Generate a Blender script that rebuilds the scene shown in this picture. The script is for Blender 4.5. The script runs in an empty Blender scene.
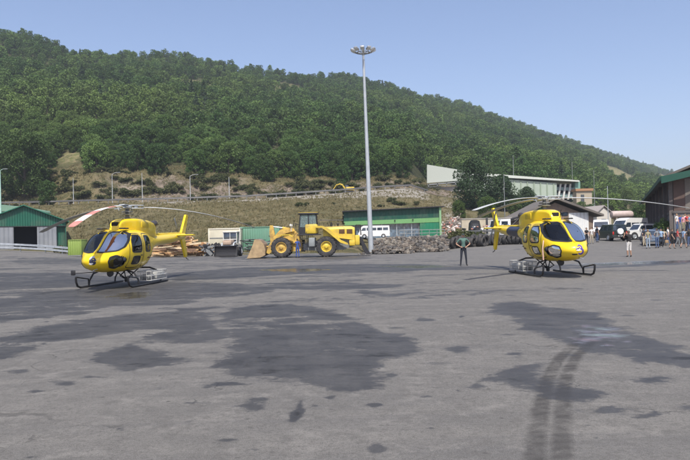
import bpy, bmesh, math, random
import numpy as np
from mathutils import Vector, Matrix, noise as mnoise
from mathutils.bvhtree import BVHTree
random.seed(7); rng = np.random.default_rng(7)
S = bpy.context.scene
COL = S.collection
R = math.radians
PI = math.pi

# ------------------------------------------------------------------ camera frame
F = 671.0                      # focal length in photo pixels (690 wide)
EYE = Vector((0, 0, 1.6))
TILT = math.atan(8.7 / F); ROLL = R(1.3)
_f = Vector((0, math.cos(TILT), math.sin(TILT)))
_r = Vector((1, 0, 0)); _u = Vector((0, -math.sin(TILT), math.cos(TILT)))
RC = math.cos(ROLL) * _r - math.sin(ROLL) * _u
UC = math.sin(ROLL) * _r + math.cos(ROLL) * _u
def W(px, py, Y):
    """surveyed point: photo pixel seen at distance Y"""
    d = (px - 345) * RC + (230 - py) * UC + F * _f
    return EYE + d * (Y / d.y)
def yh(px): return 238.7 - (px - 345) * 0.0227

# ------------------------------------------------------------------ terrain height
def vnoise(x, y, seed=0):
    x = np.asarray(x, float); y = np.asarray(y, float)
    xi = np.floor(x).astype(np.int64); yi = np.floor(y).astype(np.int64)
    fx = x - xi; fy = y - yi
    fx = fx*fx*(3-2*fx); fy = fy*fy*(3-2*fy)
    def h(a, b):
        n = (a * 374761393 + b * 668265263 + seed * 982451653) & 0x7fffffff
        n = ((n ^ (n >> 13)) * 1274126177) & 0x7fffffff
        return ((n ^ (n >> 16)) & 0xffff) / 65535.0
    return (h(xi, yi)*(1-fx)+h(xi+1, yi)*fx)*(1-fy) + (h(xi, yi+1)*(1-fx)+h(xi+1, yi+1)*fx)*fy
def fbm(x, y, o=4, seed=0):
    s = 0; a = .5; t = 0
    for k in range(o):
        s = s + a * vnoise(x * 2**k, y * 2**k, seed + k); t += a; a *= .5
    return s / t - .5
def zp(px, py, Y): return 1.6 + (yh(px) - py) * Y / F
# per direction: (px, base Y, base z, terrace Y, terrace z, road Y, road py, cut-top Y, cut-top py, crest Y, crest py)
PROF = [
 (-900, 95, 1.2, 104, 1.4, 150, 212, 178, 190, 300, -40),
 (-150, 95, 1.2, 104, 1.4, 150, 207, 175, 188, 340, 12),
 (0,    95, 1.1, 110, 1.1, 150, 206, 172, 190, 400, 34),
 (45,   92, .75, 108, .9, 149, 205, 168, 180, 415, 47),
 (80,   85, .30, 104, .9, 148, 204, 166, 173, 430, 57),
 (160,  78, .05, 98, 1.0, 146, 202, 168, 172, 460, 65),
 (250,  75, .05, 92, 1.2, 150, 199, 168, 181, 500, 77),
 (340,  72, .02, 86, 1.6, 155, 193, 168, 186, 560, 85),
 (375,  70, .02, 112, 1.6, 158, 190, 172, 182, 590, 90),
 (412, 70, .03, 112, 1.65, 161, 188, 178, 181, 628, 98),
 (428, 70, .05, 112, 1.7, 164, 193, 208, 188, 645, 101),
 (440, 70, .05, 112, 1.7, 164, 196, 208, 188, 660, 104),
 (470, 76, .5, 112, 2.2, 172, 199, 212, 190, 700, 113),
 (520,  88, 1.1, 118, 2.4, 186, 199, 212, 190, 780, 129),
 (600, 105, 1.6, 132, 1.9, 205, 215, 235, 208, 950, 154),
 (640, 112, 1.7, 150, 2.0, 225, 216, 290, 206, 1120, 167),
 (690, 115, 1.8, 160, 2.0, 240, 217, 320, 208, 1200, 181),
 (850, 115, 1.8, 160, 2.0, 240, 219, 320, 212, 1200, 200),
 (1600,115, 1.8, 160, 2.0, 240, 215, 320, 208, 1200, 190),
]
_P = np.array(PROF, float)
ROADW = 8.0
def knots(px):
    px = np.asarray(px, float)
    g = lambda i: np.interp(px, _P[:, 0], _P[:, i])
    yhp = 238.7 - (px - 345) * 0.0227
    z = lambda Y, py: 1.6 + (yhp - py) * Y / F
    Yb, zb, Yt, zt, Yr, pr, Yc, pc, Yk, pk = [g(i) for i in range(1, 11)]
    zr = z(Yr, pr); zc = z(Yc, pc); zk = z(Yk, pk)
    start = np.where(px > 480, 57.0, 68.0); start = np.interp(px, [-900, 60, 150, 440, 540, 1600], [72, 72, 60, 60, 56, 56])
    Ys = [start, Yb, Yt, Yr, Yr + ROADW, Yc, Yk, Yk + 120, Yk + 500]
    zs = [0 * px, zb, zt, zr, zr, np.maximum(zc, zr + .5), zk, zk - 12, zk - 90]
    return Ys, zs
def height(X, Y, rough=True):
    X = np.asarray(X, float); Y = np.asarray(Y, float)
    px = 345 + F * X / np.maximum(Y, 30)
    Ys, zs = knots(px)
    z = np.zeros(np.broadcast(X, Y).shape)
    for k in range(len(Ys) - 1):
        t = (Y - Ys[k]) / (Ys[k+1] - Ys[k])
        z = np.where((t >= 0), zs[k] + (zs[k+1] - zs[k]) * np.minimum(t, 1), z)
    if rough:
        Yr, Yc, Yk = Ys[3], Ys[5], Ys[6]
        onroad = (Y > Yr - 1.5) & (Y < Yr + ROADW + .5)
        bank = np.clip((Y - Ys[1] - 2) / 12, 0, 1) * (px < 345)
        z = z + np.where(onroad, 0, bank * 1.1 * fbm(X / 6, Y / 6, 3, 3))
        wood = np.clip((Y - Yc) / 40, 0, 1)
        z = z + wood * 9 * fbm(X / 55, Y / 55, 4, 9) * np.clip((Y-Yc)/120, .3, 1.3)
        cut = np.clip((Y - Yr - ROADW) / 3, 0, 1) * np.clip((Yc + 12 - Y) / 10, 0, 1)
        z = z + cut * 3.4 * fbm(X / 5, Y / 5, 4, 21)
        z = z + .035 * fbm(X / 7, Y / 7, 2, 33) * np.clip((Y-2)/10, 0, 1) * (Y < Ys[0] + 20)
    return z
def gz(X, Y): return float(height(np.array([X]), np.array([Y]))[0])
def G(px, Y, dz=0.0):
    """ground point in direction px at distance Y"""
    for _ in range(1): X = (px - 345) / F * Y
    z = gz(X, Y)
    X = X + (z - 1.6) * math.tan(ROLL) * 0 
    # correct for camera roll
    v = (z - 1.6) * F / Y
    X = ((px - 345) / math.cos(ROLL) + v * math.tan(ROLL) * 1.0) * Y / F if abs(v) > 3 else X
    return Vector((X, Y, gz(X, Y) + dz))

# ------------------------------------------------------------------ materials
MATS = {}
def nodes_of(name):
    m = bpy.data.materials.new(name); m.use_nodes = True
    nt = m.node_tree; return m, nt, nt.nodes, nt.links, nt.nodes['Principled BSDF']
def N(nt, t, **kw):
    n = nt.nodes.new(t)
    for k, v in kw.items():
        if k.startswith('i_'): n.inputs[k[2:].replace('_', ' ')].default_value = v
        else: setattr(n, k, v)
    return n
def pm(name, col, rough=.55, metal=0, var=.12, vs=6.0, bump=0.0, bs=40.0, dirt=None, spec=.5, coat=0, dirt_amt=.35):
    """painted / plain material with uneven tone, optional dirt and bump, object-space noise"""
    if name in MATS: return MATS[name]
    m, nt, ns, lk, b = nodes_of(name)
    tc = N(nt, 'ShaderNodeTexCoord')
    nz = N(nt, 'ShaderNodeTexNoise'); nz.inputs['Scale'].default_value = vs; nz.inputs['Detail'].default_value = 5
    lk.new(tc.outputs['Object'], nz.inputs['Vector'])
    ramp = N(nt, 'ShaderNodeMapRange'); ramp.inputs['From Min'].default_value = .3; ramp.inputs['From Max'].default_value = .7
    ramp.inputs['To Min'].default_value = 1 - var; ramp.inputs['To Max'].default_value = 1 + var
    lk.new(nz.outputs['Fac'], ramp.inputs['Value'])
    mul = N(nt, 'ShaderNodeVectorMath', operation='SCALE'); mul.inputs[0].default_value = col[:3]
    lk.new(ramp.outputs[0], mul.inputs['Scale'])
    out = mul.outputs[0]
    if dirt:
        n2 = N(nt, 'ShaderNodeTexNoise'); n2.inputs['Scale'].default_value = vs * .6; n2.inputs['Detail'].default_value = 8
        n2.inputs['Roughness'].default_value = .7
        lk.new(tc.outputs['Object'], n2.inputs['Vector'])
        r2 = N(nt, 'ShaderNodeMapRange'); r2.inputs['From Min'].default_value = .48; r2.inputs['From Max'].default_value = .68
        r2.inputs['To Max'].default_value = dirt_amt
        lk.new(n2.outputs['Fac'], r2.inputs['Value'])
        mx = N(nt, 'ShaderNodeMix', data_type='RGBA'); lk.new(r2.outputs[0], mx.inputs['Factor'])
        lk.new(out, mx.inputs['A']); mx.inputs['B'].default_value = (*dirt, 1); out = mx.outputs['Result']
    lk.new(out, b.inputs['Base Color'])
    rr = N(nt, 'ShaderNodeMapRange'); rr.inputs['To Min'].default_value = max(0, rough - .08); rr.inputs['To Max'].default_value = min(1, rough + .1)
    lk.new(nz.outputs['Fac'], rr.inputs['Value']); lk.new(rr.outputs[0], b.inputs['Roughness'])
    b.inputs['Metallic'].default_value = metal
    b.inputs['Specular IOR Level'].default_value = spec
    b.inputs['Coat Weight'].default_value = coat
    if bump:
        n3 = N(nt, 'ShaderNodeTexNoise'); n3.inputs['Scale'].default_value = bs; n3.inputs['Detail'].default_value = 4
        lk.new(tc.outputs['Object'], n3.inputs['Vector'])
        bp = N(nt, 'ShaderNodeBump'); bp.inputs['Strength'].default_value = bump; bp.inputs['Distance'].default_value = .03
        lk.new(n3.outputs['Fac'], bp.inputs['Height']); lk.new(bp.outputs[0], b.inputs['Normal'])
    MATS[name] = m; return m
def ribbed(name, col, pitch=.3, axis='X', dirt=(.2, .17, .13), rough=.5, dirt_amt=.3, var=.08):
    """profiled metal sheet: vertical ribs as bump"""
    if name in MATS: return MATS[name]
    m = pm(name, col, rough, 0, var, .5, dirt=dirt, dirt_amt=dirt_amt)
    nt = m.node_tree; lk = nt.links; b = nt.nodes['Principled BSDF']
    tc = N(nt, 'ShaderNodeTexCoord')
    sp = N(nt, 'ShaderNodeSeparateXYZ'); lk.new(tc.outputs['Object'], sp.inputs[0])
    w = N(nt, 'ShaderNodeMath', operation='MULTIPLY'); w.inputs[1].default_value = 2 * PI / pitch; lk.new(sp.outputs[axis], w.inputs[0])
    s = N(nt, 'ShaderNodeMath', operation='SINE'); lk.new(w.outputs[0], s.inputs[0])
    bp = N(nt, 'ShaderNodeBump'); bp.inputs['Strength'].default_value = .9; bp.inputs['Distance'].default_value = .04
    lk.new(s.outputs[0], bp.inputs['Height']); lk.new(bp.outputs[0], b.inputs['Normal'])
    return m

# ------------------------------------------------------------------ mesh builder
class MB:
    def __init__(s): s.v = []; s.f = []; s.m = []
    def add(s, vs, fs, mi=0, M=None):
        o = len(s.v)
        for v in vs: s.v.append(tuple(M @ Vector(v)) if M is not None else tuple(v))
        for f in fs: s.f.append([i + o for i in f]); s.m.append(mi)
        return s
    def box(s, c, d, bev=0, rot=None, mi=0):
        x, y, z = d[0]/2, d[1]/2, d[2]/2
        vs = [(a*x, b*y, e*z) for a in (-1, 1) for b in (-1, 1) for e in (-1, 1)]
        fs = [(0,1,3,2),(4,6,7,5),(0,4,5,1),(2,3,7,6),(0,2,6,4),(1,5,7,3)]
        M = Matrix.Translation(c) @ (rot.to_4x4() if rot is not None else Matrix.Identity(4))
        if bev:
            bm = bmesh.new(); bv = [bm.verts.new(v) for v in vs]
            for f in fs: bm.faces.new([bv[i] for i in f])
            bmesh.ops.bevel(bm, geom=bm.edges[:], offset=min(bev, .45*min(d)), segments=2, affect='EDGES', profile=.5)
            bm.verts.index_update()
            vs = [v.co[:] for v in bm.verts]; fs = [[v.index for v in f.verts] for f in bm.faces]; bm.free()
        return s.add(vs, fs, mi, M)
    def b2(s, x0, x1, y0, y1, z0, z1, bev=0, mi=0):
        return s.box(((x0+x1)/2, (y0+y1)/2, (z0+z1)/2), (abs(x1-x0), abs(y1-y0), abs(z1-z0)), bev, None, mi)
    def ring(s, c, ax, r, n, ph=0):
        ax = Vector(ax).normalized(); t = Vector((0,0,1)) if abs(ax.z) < .9 else Vector((1,0,0))
        u = ax.cross(t).normalized(); w = ax.cross(u)
        return [Vector(c) + (math.cos(2*PI*i/n+ph)*u + math.sin(2*PI*i/n+ph)*w)*r for i in range(n)]
    def tube(s, pts, r, n=8, mi=0, cap=True):
        pts = [Vector(p) for p in pts]; rings = []
        for i, p in enumerate(pts):
            a = pts[min(i+1, len(pts)-1)] - pts[max(i-1, 0)]
            rr = r[i] if isinstance(r, (list, tuple)) else r
            rings.append(s.ring(p, a, rr, n))
        # keep rings aligned
        for i in range(1, len(rings)):
            best = min(range(n), key=lambda k: sum((rings[i][(j+k) % n]-rings[i-1][j]).length_squared for j in range(0, n, max(1, n//4))))
            rings[i] = [rings[i][(j+best) % n] for j in range(n)]
        return s.loft(rings, mi, cap)
    def loft(s, rings, mi=0, cap=True, closed=True):
        n = len(rings[0]); vs = [tuple(p) for r in rings for p in r]; fs = []
        for i in range(len(rings)-1):
            for j in range(n if closed else n-1):
                k = (j+1) % n
                fs.append((i*n+j, i*n+k, (i+1)*n+k, (i+1)*n+j))
        if cap: fs.append(tuple(range(n))[::-1]); fs.append(tuple((len(rings)-1)*n+j for j in range(n)))
        return s.add(vs, fs, mi)
    def lathe(s, prof, n=24, c=(0,0,0), ax='Z', mi=0, cap=True):
        """prof: (radius, along axis)"""
        rings = []
        for r, a in prof:
            r = max(r, 1e-4); ring = []
            for i in range(n):
                t = 2*PI*i/n; p = (r*math.cos(t), r*math.sin(t), a)
                if ax == 'Y': p = (p[0], p[2], -p[1])
                if ax == 'X': p = (p[2], p[0], p[1])
                ring.append(Vector(p)+Vector(c))
            rings.append(ring)
        return s.loft(rings, mi, cap)
    def prism(s, poly, a0, a1, ax='Y', mi=0):
        """polygon in the plane across axis, extruded a0..a1 (Y: poly is x,z; X: y,z; Z: x,y)"""
        f = {'Y': lambda p, a: (p[0], a, p[1]), 'X': lambda p, a: (a, p[0], p[1]), 'Z': lambda p, a: (p[0], p[1], a)}[ax]
        n = len(poly); vs = [f(p, a0) for p in poly] + [f(p, a1) for p in poly]
        fs = [tuple(range(n)), tuple(range(n, 2*n))[::-1]] + [(i, i+n, (i+1) % n + n, (i+1) % n) for i in range(n)]
        return s.add(vs, fs, mi)
    def ball(s, c, r, nu=12, nv=8, mi=0, M=None):
        if not isinstance(r, (tuple, list)): r = (r, r, r)
        rings = []
        for j in range(nv+1):
            t = -PI/2 + PI*j/nv; q = max(math.cos(t), 1e-3)
            rings.append([Vector((r[0]*q*math.cos(2*PI*i/nu), r[1]*q*math.sin(2*PI*i/nu), r[2]*math.sin(t))) for i in range(nu)])
        if M is not None: rings = [[M @ p for p in rg] for rg in rings]
        rings = [[p + Vector(c) for p in rg] for rg in rings]
        return s.loft(rings, mi, True)
    def mesh(s, name, mats, smooth=35, fix=True):
        me = bpy.data.meshes.new(name); me.from_pydata(s.v, [], s.f)
        for m in (mats if isinstance(mats, (list, tuple)) else [mats]): me.materials.append(m)
        me.polygons.foreach_set('material_index', s.m)
        if fix:
            bm = bmesh.new(); bm.from_mesh(me); bmesh.ops.recalc_face_normals(bm, faces=bm.faces); bm.to_mesh(me); bm.free()
        if smooth:
            me.polygons.foreach_set('use_smooth', [True]*len(me.polygons)); me.set_sharp_from_angle(angle=R(smooth))
        me.update(); return me
    def build(s, name, mats, parent=None, smooth=35, fix=True, loc=None):
        o = bpy.data.objects.new(name, s.mesh(name, mats, smooth, fix)); COL.objects.link(o)
        if parent is not None: o.parent = parent
        if loc is not None: o.location = loc
        return o
def tag(o, label=None, cat=None, group=None, kind=None):
    if label: o['label'] = label
    if cat: o['category'] = cat
    if group: o['group'] = group
    if kind: o['kind'] = kind
    return o
def thing(name, loc, rz, label, cat, group=None):
    o = bpy.data.objects.new(name, None); COL.objects.link(o); o.empty_display_size = .2
    o.location = loc; o.rotation_euler = (0, 0, rz)
    return tag(o, label, cat, group)
KIDS = {}
def copy_tree(o, loc=None, rz=None, label=None, group=None, sc=None):
    def cp(a, par):
        c = a.copy(); COL.objects.link(c)
        if par is not None: c.parent = par; c.matrix_parent_inverse = Matrix.Identity(4)
        for ch in [q for q in list(COL.objects) if q.parent == a]: cp(ch, c)
        return c
    n = cp(o, None)
    if loc is not None: n.location = loc
    if rz is not None: n.rotation_euler = (0, 0, rz)
    if label: n['label'] = label
    if group: n['group'] = group
    if sc is not None: n.scale = sc if isinstance(sc, (tuple, list)) else (sc, sc, sc)
    return n
# ------------------------------------------------------------------ camera, world, sun
cam = bpy.data.cameras.new('camera'); co = bpy.data.objects.new('camera', cam); COL.objects.link(co)
cam.sensor_width = 36; cam.lens = 36 * F / 690; cam.clip_start = .1; cam.clip_end = 6000
Mx = Matrix((RC, UC, -_f)).transposed().to_4x4(); Mx.translation = EYE
co.matrix_world = Mx; S.camera = co
wd = bpy.data.worlds.new('World'); S.world = wd; wd.use_nodes = True
nt = wd.node_tree; bg = nt.nodes['Background']
sky = nt.nodes.new('ShaderNodeTexSky'); sky.sky_type = 'NISHITA'; sky.sun_disc = False
SUN_EL = R(57); SUN_DIR = Vector((.06, -1.0, 0)).normalized()      # towards the sun, on the ground plane
sky.sun_elevation = SUN_EL; sky.sun_rotation = math.atan2(SUN_DIR.x, SUN_DIR.y)
sky.altitude = 500; sky.air_density = 1.0; sky.dust_density = 3.2; sky.ozone_density = 3.2
tint = nt.nodes.new('ShaderNodeVectorMath'); tint.operation = 'MULTIPLY'; tint.inputs[1].default_value = (1.10, 1.0, 1.0); nt.links.new(sky.outputs[0], tint.inputs[0]); nt.links.new(tint.outputs[0], bg.inputs[0]); bg.inputs[1].default_value = .15
sl = bpy.data.lights.new('sun', 'SUN'); sl.energy = 4.5; sl.angle = R(.5); sl.color = (1, .955, .88)
so = bpy.data.objects.new('sun', sl); COL.objects.link(so)
sd = (SUN_DIR * math.cos(SUN_EL) + Vector((0, 0, math.sin(SUN_EL))))
so.rotation_euler = sd.to_track_quat('Z', 'Y').to_euler(); so.location = (20, -40, 60)
vs_ = S.view_settings; vs_.view_transform = 'Standard'; vs_.look = 'None'; vs_.exposure = .34; vs_.gamma = 1; vs_.use_curve_mapping = False
S.cycles.volume_step_rate = 5; S.cycles.max_bounces = 8

# ------------------------------------------------------------------ ground and hillside
rows = list(np.arange(-14, 4.2, .4))+list(np.arange(4.2, 16, .065))+list(np.arange(16, 50, .2))
y = 50.0
while y < 1750: rows.append(y); y += max(.5, (y - 40) * .011) if y < 230 else y * .0125
rows = np.array(rows)
us = np.concatenate([np.linspace(-2.2, -.72, 40, endpoint=False), np.linspace(-.72, .72, 420), np.linspace(.72, 2.2, 41)[1:]])
UU, YY = np.meshgrid(us, rows); XX = UU * np.maximum(YY, 12)
ZZ = height(XX, YY)
PX = 345 + F * UU
Ys, zs = knots(PX)
edge = Ys[1] + 1.2 * fbm(XX / 3, YY / 3, 3, 5)           # where the paving stops

# stains on the paving, outlined on the ground --------------------------------
def gp(px, py):
    d = (px - 345) * RC + (230 - py) * UC + F * _f
    t = -EYE.z / d.z; p = EYE + d * t; return (p.x, p.y)
def poly_sdf(P, X, Y):
    P = np.array(P); n = len(P); d = np.full(X.shape, 1e9); ins = np.zeros(X.shape, bool)
    for i in range(n):
        a = P[i]; b = P[(i+1) % n]; e = b - a; wx = X - a[0]; wy = Y - a[1]
        t = np.clip((wx*e[0] + wy*e[1]) / (e @ e), 0, 1)
        d = np.minimum(d, np.hypot(wx - t*e[0], wy - t*e[1]))
        c = ((a[1] > Y) != (b[1] > Y)) & (X < (b[0]-a[0]) * (Y-a[1]) / (b[1]-a[1] + 1e-12) + a[0])
        ins ^= c
    return np.where(ins, -d, d)
def ell(cx, cy, rx, ry, n=14): return [(cx + rx*math.cos(2*PI*i/n), cy + ry*math.sin(2*PI*i/n)) for i in range(n)]
STAIN = [   # damp / oily patches (photo outline -> ground)
 ([(205,322),(232,308),(275,304),(318,307),(366,318),(384,330),(436,349),(420,354),(386,358),(384,386),(345,390),(296,383),(240,374),(208,366),(232,352),(228,338)], 1.0),
 ([(497,303),(520,302),(555,307),(600,315),(640,332),(690,350),(760,368),(690,372),(640,362),(575,350),(540,338),(512,322),(494,310)], 1.0),
 ([(470,378),(490,372),(515,364),(540,362),(548,372),(575,384),(610,392),(600,404),(570,405),(535,396),(500,386)], .9),
 (ell(520, 353, 15, 4), .7), (ell(478, 385, 9, 4), .9), (ell(650, 379, 17, 4), .8), (ell(455, 349, 14, 4), .8),
 ([(598,406),(615,404),(640,413),(670,418),(650,421),(625,420),(606,414)], .8),
 ([(75,361),(105,350),(130,342),(165,352),(200,361),(160,368),(125,372),(95,366)], .9),
 ([(0,338),(40,326),(90,318),(150,312),(205,308),(235,322),(190,334),(140,330),(90,338),(50,348),(0,358),(-60,360),(-60,340)], .9),
 ([(120,342),(160,332),(215,324),(250,330),(215,342),(160,346)], .95),
 (ell(297, 413, 7, 13), .75), (ell(66, 383, 12, 4), .8), (ell(243, 385, 14, 3), .5), (ell(130, 422, 8, 3), .5),
 (ell(258, 406, 9, 3), .6), (ell(190, 403, 10, 3), .5), (ell(235, 440, 16, 3), .5), (ell(200, 420, 12, 3), .4),
 (ell(500, 409, 9, 3), .4), (ell(380, 452, 18, 4), .4), (ell(60, 345, 26, 4), .5), (ell(300, 362, 26, 7), .6), (ell(270, 330, 40, 6), .5),
 (ell(420, 319, 16, 3), .8), (ell(368, 292, 22, 3), .8), (ell(395, 296, 26, 2), .4), (ell(320, 286, 90, 4), .85),
 ([(-60,300),(60,296),(120,306),(90,314),(0,322),(-60,326)], .9), (ell(190, 290, 90, 8), 1.0), (ell(110, 298, 100, 9), 1.0),
 ([(85,292),(130,288),(200,284),(255,284),(230,292),(170,296),(120,298)], .9),
 ([(160,274),(230,268),(330,264),(420,264),(470,267),(400,272),(300,274),(230,279),(170,282)], .95),
 ([(340,267),(470,266),(600,263),(760,258),(760,262),(640,267),(560,270),(430,271)], .7),
 ([(-60,276),(60,272),(140,278),(110,286),(0,290),(-60,290)], .95),
 (ell(60, 262, 60, 3), .7), (ell(250, 258, 40, 2), .7), (ell(330, 258, 46, 2.2), .8), (ell(430, 261, 40, 1.6), .5),
 (ell(640, 246, 60, 1.2), .4), (ell(555, 290, 60, 4), .35), (ell(660, 290, 50, 5), .35),
]
SPOTS = [(297, 413, 5, 12), (65, 383.5, 12, 4), (35, 392, 10, 2), (250, 406, 13, 3.5), (262, 400, 6, 2.5), (187, 422, 6, 1.8), (232, 440, 12, 3.5), (255, 450, 6, 1.8), (190, 403, 14, 1.8), (227, 384, 20, 2.2), (422, 319, 13, 2.6), (475, 321, 9, 1.6),
 (477, 385, 9, 3.6), (457, 349, 16, 3.4), (655, 378, 16, 3), (645, 416, 24, 3.6), (609, 410, 12, 3.6), (587, 425, 4, 1.5), (377, 449, 8, 3.5), (375, 405, 6, 1.8), (517, 355, 14, 3), (95, 377, 16, 2), (20, 372, 14, 2.4), (120, 430, 5, 2), (330, 398, 5, 1.6), (430, 428, 4, 1.6)]
for _ in range(34):
    py = 305+155*random.random()**.8; k = (py-238)/200; SPOTS.append((random.uniform(0, 690), py, random.uniform(1.5, 5)*(.4+k), random.uniform(.7, 1.6)*(.4+k)))
SPOTS = [([(a+(x-cx_)*1, b) for a, b, x, cx_ in [(px+rx*(1+.35*math.sin(3*q+px)+.22*math.sin(5*q+py))*math.cos(q)+(ry*.5 if rx < ry else 0)*math.sin(q)*-1, py+ry*(1+.3*math.cos(2*q+py))*math.sin(q), 0, 0) for q in [2*PI*w_/12 for w_ in range(12)]]]) for px, py, rx, ry in SPOTS]
st = np.full(XX.shape, -5.0)
near = YY < 80
Xn, Yn = XX[near], YY[near]
acc = np.full(Xn.shape, -5.0)
for poly, w in STAIN:
    g = [gp(*p) for p in poly]
    sdf = poly_sdf(g, Xn, Yn)
    soft = .18 + .012 * Yn + (1 - w) * .5
    acc = np.maximum(acc, np.clip(-sdf / soft, -3, 1) * .5 + (w - 1) * .9)
for poly in SPOTS:
    g = np.array([gp(*p) for p in poly]); mn = g.min(0)-1; mxx = g.max(0)+1
    w_ = (Xn > mn[0]) & (Xn < mxx[0]) & (Yn > mn[1]) & (Yn < mxx[1]); sdf = poly_sdf(g, Xn[w_], Yn[w_]); size = max(.03, min(mxx-mn)-2)
    acc[w_] = np.maximum(acc[w_], np.clip(-sdf/(.28*size+.02), -3, 1)*.5+.0)
bgd = -.52 + .30*np.clip((Yn-10)/8, 0, 1)*np.clip((9-Xn*.8)/12, 0, 1) + .17*np.clip((Yn-13)/10, 0, 1)
st[near] = np.maximum(acc, bgd)
st[~near] = -.4
# standing water: a few shallow films
WATER = [([(92,296),(135,291),(165,291),(160,297),(120,300)]),
 ([(360,266),(430,265),(470,266),(420,269)]), ([(560,264),(640,261),(690,260),(760,259),(690,263),(600,266)]),
 ([(585,338),(600,332),(618,340),(600,346)]), ([(245,270),(300,268),(340,269),(300,273)])]
wt = np.full(XX.shape, -5.0); acc = np.full(Xn.shape, -5.0)
for poly in WATER:
    acc = np.maximum(acc, np.clip(-poly_sdf([gp(*p) for p in poly], Xn, Yn) / .6, -3, 1))
wt[near] = acc
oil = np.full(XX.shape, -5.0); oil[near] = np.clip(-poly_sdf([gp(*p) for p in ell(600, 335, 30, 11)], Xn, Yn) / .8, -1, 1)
# the two curving tyre marks
cl = [gp(*p) for p in [(548, 540), (548, 470), (550, 430), (556, 382), (571, 354), (597, 333)]]
from bisect import bisect
tr = np.full(XX.shape, 9.0); tl = np.zeros(XX.shape)
bd = np.full(Xn.shape, 1e9); bs_ = np.full(Xn.shape, 9.0); bl = np.zeros(Xn.shape); L0 = 0
dense = []
for i in range(len(cl)-1):
    p0 = Vector(cl[max(i-1, 0)]); p1 = Vector(cl[i]); p2 = Vector(cl[i+1]); p3 = Vector(cl[min(i+2, len(cl)-1)])
    for k in range(6):
        t = k/6; dense.append(.5*((2*p1)+(p2-p0)*t+(2*p0-5*p1+4*p2-p3)*t*t+(-p0+3*p1-3*p2+p3)*t**3))
dense.append(Vector(cl[-1]))
for i in range(len(dense)-1):
    a = np.array(dense[i]); b = np.array(dense[i+1]); e = b-a; l = np.hypot(*e)
    wx = Xn-a[0]; wy = Yn-a[1]; t = np.clip((wx*e[0]+wy*e[1])/(l*l), 0, 1)
    d = np.hypot(wx-t*e[0], wy-t*e[1]); sgn = np.sign(e[0]*wy-e[1]*wx)
    c = d < bd; bd = np.where(c, d, bd); bs_ = np.where(c, d*sgn, bs_); bl = np.where(c, L0+t*l, bl); L0 += l
bs_ = np.where((bl > L0-.02) & (bd > .3), 9, bs_)
tr[near] = bs_; tl[near] = bl

# cover masks of the slopes
Yb, Yt, Yr, Yf, Yc, Yk = Ys[1], Ys[2], Ys[3], Ys[4], Ys[5], Ys[6]
nzr = fbm(XX/9, YY/9, 4, 51); nzf = fbm(XX/25, YY/25, 3, 77)
rockm = np.clip((YY-Yf)/2, 0, 1) * np.clip((Yc+2+20*nzr-YY)/4, 0, 1) * np.clip((PX-(95+90*nzf))/35, 0, 1) * np.clip((470-PX)/20, 0, 1)
tv = np.clip((YY-Yt)/(Yr-Yt), 0, 1.01)
band = np.clip((tv-(.88-.10*nzr-.14*np.clip((PX-300)/100, 0, 1)))/.05, 0, 1) * (YY < Yf) * np.clip((PX-120)/60, 0, 1) * np.clip((432-PX)/8, 0, 1)
rub = np.clip(1.3-np.abs(PX-(450+.12*(YY-110)))/11, 0, 1) * (YY > 90) * (YY < 200) * np.clip(.6+3*nzr, 0, 1)
gravel = np.clip(np.maximum(band, rub*1.4), 0, 1)
forest = np.clip((YY-(Yc+3+14*nzr))/6, 0, 1)
bare = np.clip((.035 - np.abs((PX-662)/700) )/.012, 0, 1) * np.clip((YY-600)/60, 0, 1) * (nzf > -.12)
bare = np.maximum(bare, np.clip(1-np.hypot((PX-288)/26, (YY-(Yk*.84))/46), 0, 1)*2)
bare = np.maximum(bare, np.clip(1-np.hypot((PX-205)/34, (YY-(Yk*.80))/26), 0, 1)*1.3)
bare = np.maximum(bare, np.clip(1-np.hypot((PX-622)/30, (YY-520)/120), 0, 1)*2.2)
bare = np.maximum(bare, np.clip(1-np.hypot((PX-655)/22, (YY-690)/150), 0, 1)*2.2)
bare = np.clip(bare, 0, 1)
bare = np.maximum(bare, np.clip(1-np.hypot((PX-72)/20, (YY-184)/9), 0, 1)*1.5).clip(0, 1)

def grid_obj(name, mask, mat, attrs):
    nr, nc = XX.shape
    fm = mask[:-1, :-1]
    idx = np.arange(nr*nc).reshape(nr, nc)
    q = np.stack([idx[:-1, :-1], idx[:-1, 1:], idx[1:, 1:], idx[1:, :-1]], -1)[fm]
    used, inv = np.unique(q, return_inverse=True); q = inv.reshape(q.shape)
    V = np.stack([XX.ravel()[used], YY.ravel()[used], ZZ.ravel()[used]], -1)
    me = bpy.data.meshes.new(name); me.from_pydata(V.tolist(), [], q.tolist())
    for an, arr in attrs.items():
        at = me.attributes.new(an, 'FLOAT', 'POINT'); at.data.foreach_set('value', arr.ravel()[used].astype(np.float32))
    me.materials.append(mat); me.polygons.foreach_set('use_smooth', [True]*len(me.polygons)); me.update()
    o = bpy.data.objects.new(name, me); COL.objects.link(o); tag(o, kind='structure'); return o

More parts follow.
